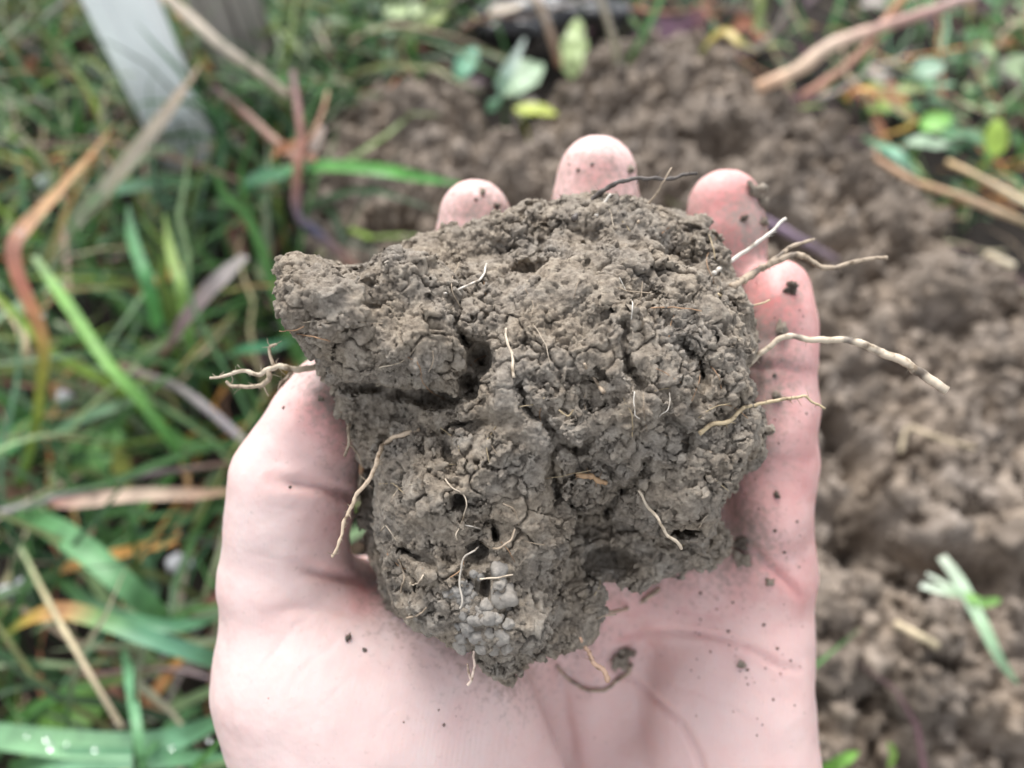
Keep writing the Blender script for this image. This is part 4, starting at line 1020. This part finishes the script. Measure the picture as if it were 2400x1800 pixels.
leaf('olive_leaf', 'olive-yellow drooping leaf below the rounded green leaf', (285, 1095), .035, 120, 46, 1.9, 0.3, (.28, .3, .05))
leaf('dead_leaf', 'dark brown rotten leaf lying behind the foot of the orange blade', (125, 1090), .012, 110, 70, 0.2, 0.1, (.035, .018, .014), mat=M_dry, cat='dead leaf', stalk=False)
leaf('orange_leaf', 'small orange-yellow leaf caught in the grass beside the clod', (395, 640), .05, 80, 50, 0.3, 0.3, (.45, .25, .06), mat=M_dry)
leaf('crinkled_leaf', 'pale yellow-green crinkled leaf standing behind the soil heap', (1345, 108), .05, 150, 62, 1.45, 0.5, (.42, .52, .25), wav=0.14, lobes=3, cup=0.3)
leaf('grey_green_leaf', 'pale grey-green leaf beside the crinkled leaf', (1225, 180), .04, 120, 105, 0.6, 0.3, (.36, .48, .33), wav=0.1)
leaf('yellow_green_leaf', 'small lime-yellow leaf in the dip between the two humps of soil', (1255, 258), .055, 105, 46, -0.25, 0.1, (.36, .42, .03))
leaf('teal_leaf', 'small oval bluish-green leaf behind the smaller soil hump', (1095, 145), .04, 95, 52, 1.1, 0.4, (.12, .32, .2))
blade('grass_leaf', 'short bluish blade standing beside the lime-yellow leaf', [(1150, 262, .03), (1165, 225, .055), (1185, 180, .07), (1230, 90, .08)], 34, [(.12, .28, .17), (.25, .4, .3), (.42, .48, .44)])
leaf('pale_leaf', 'pale green leaf flat on the litter behind the smaller hump', (950, 25), .04, 120, 60, -0.3, 0.2, (.38, .48, .24))
leaf('pale_leaf', 'yellowish-green leaf touching the flat pale leaf', (1015, 48), .035, 80, 44, 0.6, 0.2, (.3, .38, .1))
stem('brown_stem', 'pale brown stalk leaning between black scrap and crinkled leaf', [(1240, -20, .09), (1266, 15, .085), (1290, 80, .07), (1312, 155, .05)], 20, 16, [(.45, .36, .28), (.36, .28, .22), (.3, .16, .1)])
stem('grey_stem', 'upright grey-beige stem rising behind the crest of the soil heap', [(1400, -20, .12), (1425, 50, .1), (1445, 130, .07), (1450, 165, .05)], 17, 15, [(.4, .36, .3), (.42, .38, .3), PGR])
blade('grass_leaf', 'thin green blade behind the crest beside the grey-beige stem', [(1475, 40, .09), (1500, 70, .08), (1530, 120, .06)], 18, [PGR, MID, BLU])
def scrap(name, label, uv, z, sz, mat, seed, cat):
    c = G(uv[0], uv[1], z); mm = np.linalg.norm(c - CL) / F
    V, Fc = ico(4, seed, 0.55); V = V * np.array(sz) / 2 * mm
    return tag(obj(name, V + c, Fc, mat), label, cat)
scrap('black_scrap', 'black wet crumpled scrap lying behind the smaller soil hump', (1190, 60), .03, (150, 110, 80), M_black, 81, 'scrap')
scrap('black_scrap', 'long black wet scrap lying behind the crinkled leaf', (1330, 24), .03, (210, 90, 70), M_black, 82, 'scrap')
leaf('purple_leaf', 'dark purple rotten leaf behind the crest of the soil heap', (1560, 70), .03, 150, 90, 0.3, 0.2, (.06, .025, .045), mat=M_dry, stalk=False, wav=0.12)
leaf('purple_leaf', 'dark red-brown leaf lying next to the purple leaf', (1625, 55), .03, 110, 60, 1.2, 0.2, (.07, .025, .03), mat=M_dry, stalk=False, wav=0.12)
leaf('beige_leaf', 'pale beige dead leaf lying on the black scrap', (1185, 18), .06, 90, 36, 0.2, 0.1, (.5, .43, .36), mat=M_dry, stalk=False)
tw = empty('twig', G(1777, 203, .06)); tag(tw, 'stout pinkish-brown dry twig slanting over the far slope of the soil heap', 'twig')
stem('main_shoot', '', [(1775, 206, .075), (1871, 163, .085), (1944, 108, .095), (2052, 69, .1), (2161, 33, .11), (2290, -12, .12)], 34, 24, [(.55, .34, .22), (.6, .44, .33), (.58, .44, .35), (.45, .29, .24), (.38, .23, .21), (.45, .33, .3)], parent=tw)
stem('side_shoot', '', [(1880, 226, .07), (1962, 172, .08), (2034, 108, .09), (2058, 70, .1), (2080, 42, .1), (2122, -12, .11)], 18, 18, [(.42, .22, .16), (.42, .23, .17), (.38, .2, .16), (.5, .28, .14)], parent=tw)
stem('grey_stem', 'thin grey stem standing beside the stout twig', [(1775, 118, .05), (1824, 65, .07), (1850, 5, .09), (1858, -20, .1)], 14, 16, [(.35, .32, .29), (.4, .36, .33)])
blade('dry_grass_leaf', 'orange looped dead blade on the long slope of the heap', [(1985, 235, .05), (2000, 212, .06), (2040, 212, .07), (2088, 240, .07), (2125, 268, .065), (2146, 285, .06), (2110, 305, .05), (2060, 318, .04)], 19, [(.5, .28, .1), (.55, .3, .1), (.5, .4, .25), (.5, .38, .1), (.5, .3, .1)], mat=M_dry)
stem('orange_stem', 'long orange-brown dead stem along the long edge of the heap', [(2055, 372, .07), (2143, 425, .075), (2251, 460, .08), (2323, 490, .08), (2430, 530, .08)], 14, 19, [(.36, .22, .14), (.4, .26, .15), (.42, .3, .2), (.36, .28, .17)])
stem('straw_stem', 'straw-orange stem lying parallel above the long orange-brown stem', [(2222, 380, .07), (2305, 420, .08), (2430, 490, .09)], 13, 15, [(.42, .3, .16), (.45, .34, .22), (.46, .4, .27)])
blade('grass_leaf', 'teal blade lying against the long slope of the heap', [(2020, 322, .04), (2060, 342, .06), (2106, 366, .07), (2157, 415, .06)], 32, [MID, (.13, .32, .2), (.2, .4, .28), (.2, .36, .22)])
leaf('round_leaf', 'round pale teal leaf under the stout twig', (2180, 158), .05, 72, 66, 0.5, 0.25, (.2, .31, .22))
leaf('green_leaf', 'glossy mid-green leaf by the orange looped blade', (2195, 285), .05, 80, 60, 0.4, 0.2, (.15, .36, .06))
leaf('green_leaf', 'pale shining leaf above the straw-orange stem', (2175, 335), .06, 100, 40, -0.2, 0.1, (.34, .46, .32))
leaf('green_leaf', 'yellow-green upright leaf at the end of the long orange-brown stem', (2335, 320), .06, 95, 55, 1.4, 0.5, (.25, .36, .06))
blade('grass_leaf', 'yellow dead blade on the crest of the soil heap', [(1640, 130, .06), (1665, 95, .075), (1700, 75, .085), (1735, 100, .085), (1780, 120, .075)], 22, [YGR, (.5, .38, .1), (.5, .4, .15), (.4, .42, .2)])
stem('straw_chip', 'short broken straw lying on the long edge of the soil heap', [(2312, 597, .06), (2375, 625, .065)], 22, 20, [STR, (.55, .48, .36)])
sp = empty('grass_sprout', G(2262, 1392, .06)); tag(sp, 'pale uprooted grass sprout lying on the soil heap beside the outer edge of the palm', 'sprout')
for pts, w_, cl_ in [([(2205, 1305, .1), (2235, 1345, .1), (2264, 1395, .1), (2305, 1471, .1), (2341, 1544, .095), (2385, 1602, .08)], 30, [(.5, .55, .45), (.4, .52, .38), (.3, .45, .28), (.22, .38, .22)]),
                   ([(2158, 1372, .095), (2210, 1385, .1), (2264, 1396, .1)], 18, [(.5, .55, .48), (.35, .5, .3)]), ([(2172, 1345, .095), (2220, 1372, .1), (2266, 1398, .1)], 12, [(.5, .55, .48), (.35, .5, .3)]),
                   ([(2262, 1394, .1), (2300, 1412, .1), (2345, 1405, .09)], 20, [(.2, .4, .1), (.2, .4, .1)])]:
    P = spline(place3(pts), 14); mm = np.linalg.norm(P.mean(0) - CL) / F
    V, Fq, c = strip(P, w_ / 2 * mm * np.interp(np.linspace(0, 1, 14), [0, .3, .8, 1], [.7, 1, .8, .3]), np.array([0.1, -0.2, 1.0]), cl_)
    obj('blade', V, Fq, M_leaf, sp, col=c)
stem('straw_chip', 'short yellow straw chip half buried in the soil beside the uprooted sprout', [(2100, 1462, .075), (2150, 1488, .08), (2195, 1512, .078)], 20, 18, [STR, (.5, .42, .28)])
blade('grass_leaf', 'small bright green shoot at the foot of the heap under the wrist', [(1915, 1820, .07), (1970, 1785, .085), (2012, 1762, .09)], 28, [(.15, .36, .05), (.22, .45, .1), (.2, .42, .08)])
blade('grass_leaf', 'tiny green tuft poking from the soil beside the small shoot', [(2085, 1800, .07), (2090, 1765, .08), (2080, 1740, .085)], 26, [(.2, .35, .07), (.25, .4, .1)])
stem('dry_fibre', 'thin looped dry fibre lying on the soil beside the little finger', [(2110, 1060, .075), (2128, 1003, .08), (2170, 1015, .083), (2215, 1030, .083), (2285, 1050, .08)], 12, 9, [STR, (.36, .29, .2)])
stem('purple_stem', 'purplish stem lying behind ring and little fingers', [(1790, 515, .09), (1830, 535, .09), (1900, 575, .085), (1960, 610, .075)], 20, 15, [LAV, (.22, .16, .21), (.2, .15, .17)])
stem('dark_twig', 'dark crooked twig lying across the black wet scraps', [(1080, 70, .06), (1150, 38, .07), (1230, 40, .07), (1330, 10, .07), (1400, -15, .07)], 10, 7, [BRN, (.1, .07, .06), GRY])
stem('straw_stem', 'pale straw lying flat behind the small oval bluish-green leaf', [(820, 95, .04), (920, 60, .05), (1040, 80, .05), (1130, 110, .04)], 9, 6, [STR, (.45, .36, .26)])
stem('dark_twig', 'thin reddish twig lying beside the dark purple rotten leaf', [(1480, 20, .05), (1570, 30, .06), (1680, 15, .06), (1770, 40, .05)], 9, 6, [RED, BRN, (.2, .12, .1)])
# weeds beyond the heap
def weed(u, v, n_, rad, col, seed, where):
    hue = {MID: 'mid-green', BLU: 'bluish-green', YGR: 'yellow-green', PGR: 'pale green'}[col]
    r_ = np.random.default_rng(seed); b = G(u, v, 0.0); e = empty('leafy_weed', b)
    for i in range(n_):
        a = i / n_ * 6.283 + r_.uniform(-0.4, 0.4); L = rad * r_.uniform(0.7, 1.2); tl = r_.uniform(-0.1, 0.7)
        c = b + np.array([math.cos(a) * rad * 0.7, math.sin(a) * rad * 0.7, r_.uniform(0.012, 0.035)])
        V, Fq, cc = leaf_mesh(c, L, L * r_.uniform(0.5, 0.8), a, tl * 0.5, np.array(col) * r_.uniform(0.7, 1.35), wav=0.05, seed=seed + i)
        lf = obj('leaf', V, Fq, M_leaf, e, col=cc)
        Vt, Ft = tube(spline([b, (b + V[3]) / 2 + [0, 0, 0.004], V[3]], 6), 0.0006, 5)
        obj('stalk', Vt, Ft, M_stem, lf, col=np.tile(np.asarray(col) * 0.7, (len(Vt), 1)))
    tag(e, 'small broad-leaved %s weed %s' % (hue, where), 'weed', hue + ' weeds ' + where)
r = np.random.default_rng(91)
for i, (u, v) in enumerate([(2130, 100), (2250, 60), (2330, 30), (2390, 90), (2320, 130), (2230, 190), (2390, 190), (2290, 240), (2380, 290), (2140, 270), (2050, 290), (2250, 330), (2370, 390), (2200, 400)]):
    weed(u, v, int(r.integers(4, 8)), r.uniform(0.01, 0.02), [MID, BLU, YGR, PGR][i % 4], 300 + i, 'beyond the long edge of the soil heap')
for i, (u, v) in enumerate([(700, 60), (800, 30), (880, 100), (780, 140), (1080, 40), (900, 180), (1010, 110), (660, 120)]):
    weed(u, v, int(r.integers(4, 7)), r.uniform(0.009, 0.016), [PGR, MID, BLU][i % 3], 400 + i, 'behind the smaller hump of the soil heap')
# pebbles and dew
for i, (u, v, z, s, lab_) in enumerate([(110, 425, .05, 34, 'small pale rounded pebble among the grass near the tall orange blade'), (418, 1320, .03, 46, 'pale grey striped pebble in the grass beside the ball of the thumb'),
                                        (55, 1370, .04, 36, 'pale beige pebble at the end of the orange dry blade'), (18, 1390, .04, 40, 'tan pebble lying beside the pale beige pebble'), (150, 940, .02, 60, 'mauve-grey pebble under the long straight green blade')]):
    c = G(u, v, z); mm = np.linalg.norm(c - CL) / F; V, Fc = ico(3, 500 + i, 0.2)
    tag(obj('pebble', V * s / 2 * mm * np.array([1, 0.85, 0.7]) + c, Fc, M_pebble), lab_, 'pebble')
V0, F0 = ico(3, 1, 0.0); V0 = V0 / np.linalg.norm(V0, axis=1)[:, None]
for i, (u, v, z, s, lab_) in enumerate([(47, 541, .133, 24, 'bright dew drop on the bend of the tall orange blade'), (101, 738, .115, 18, 'dew drop hanging where the tall orange blade narrows')] +
        [(u, v, .09, s, 'tiny dew drop on the broad pale blade along the bottom of the grass') for u, v, s in [(105, 1730, 20), (115, 1750, 22), (220, 1754, 18), (155, 1742, 12), (400, 1750, 18), (488, 1733, 18), (60, 1725, 12)]]):
    c = G(u, v, z); mm = np.linalg.norm(c - CL) / F
    o = tag(obj('dew_drop', V0 * s * 0.3 * mm * np.array([1, 1, 0.8]) + c, F0, M_water), lab_, 'dew drop', 'dew drops on the bottom blade' if i > 1 else None)
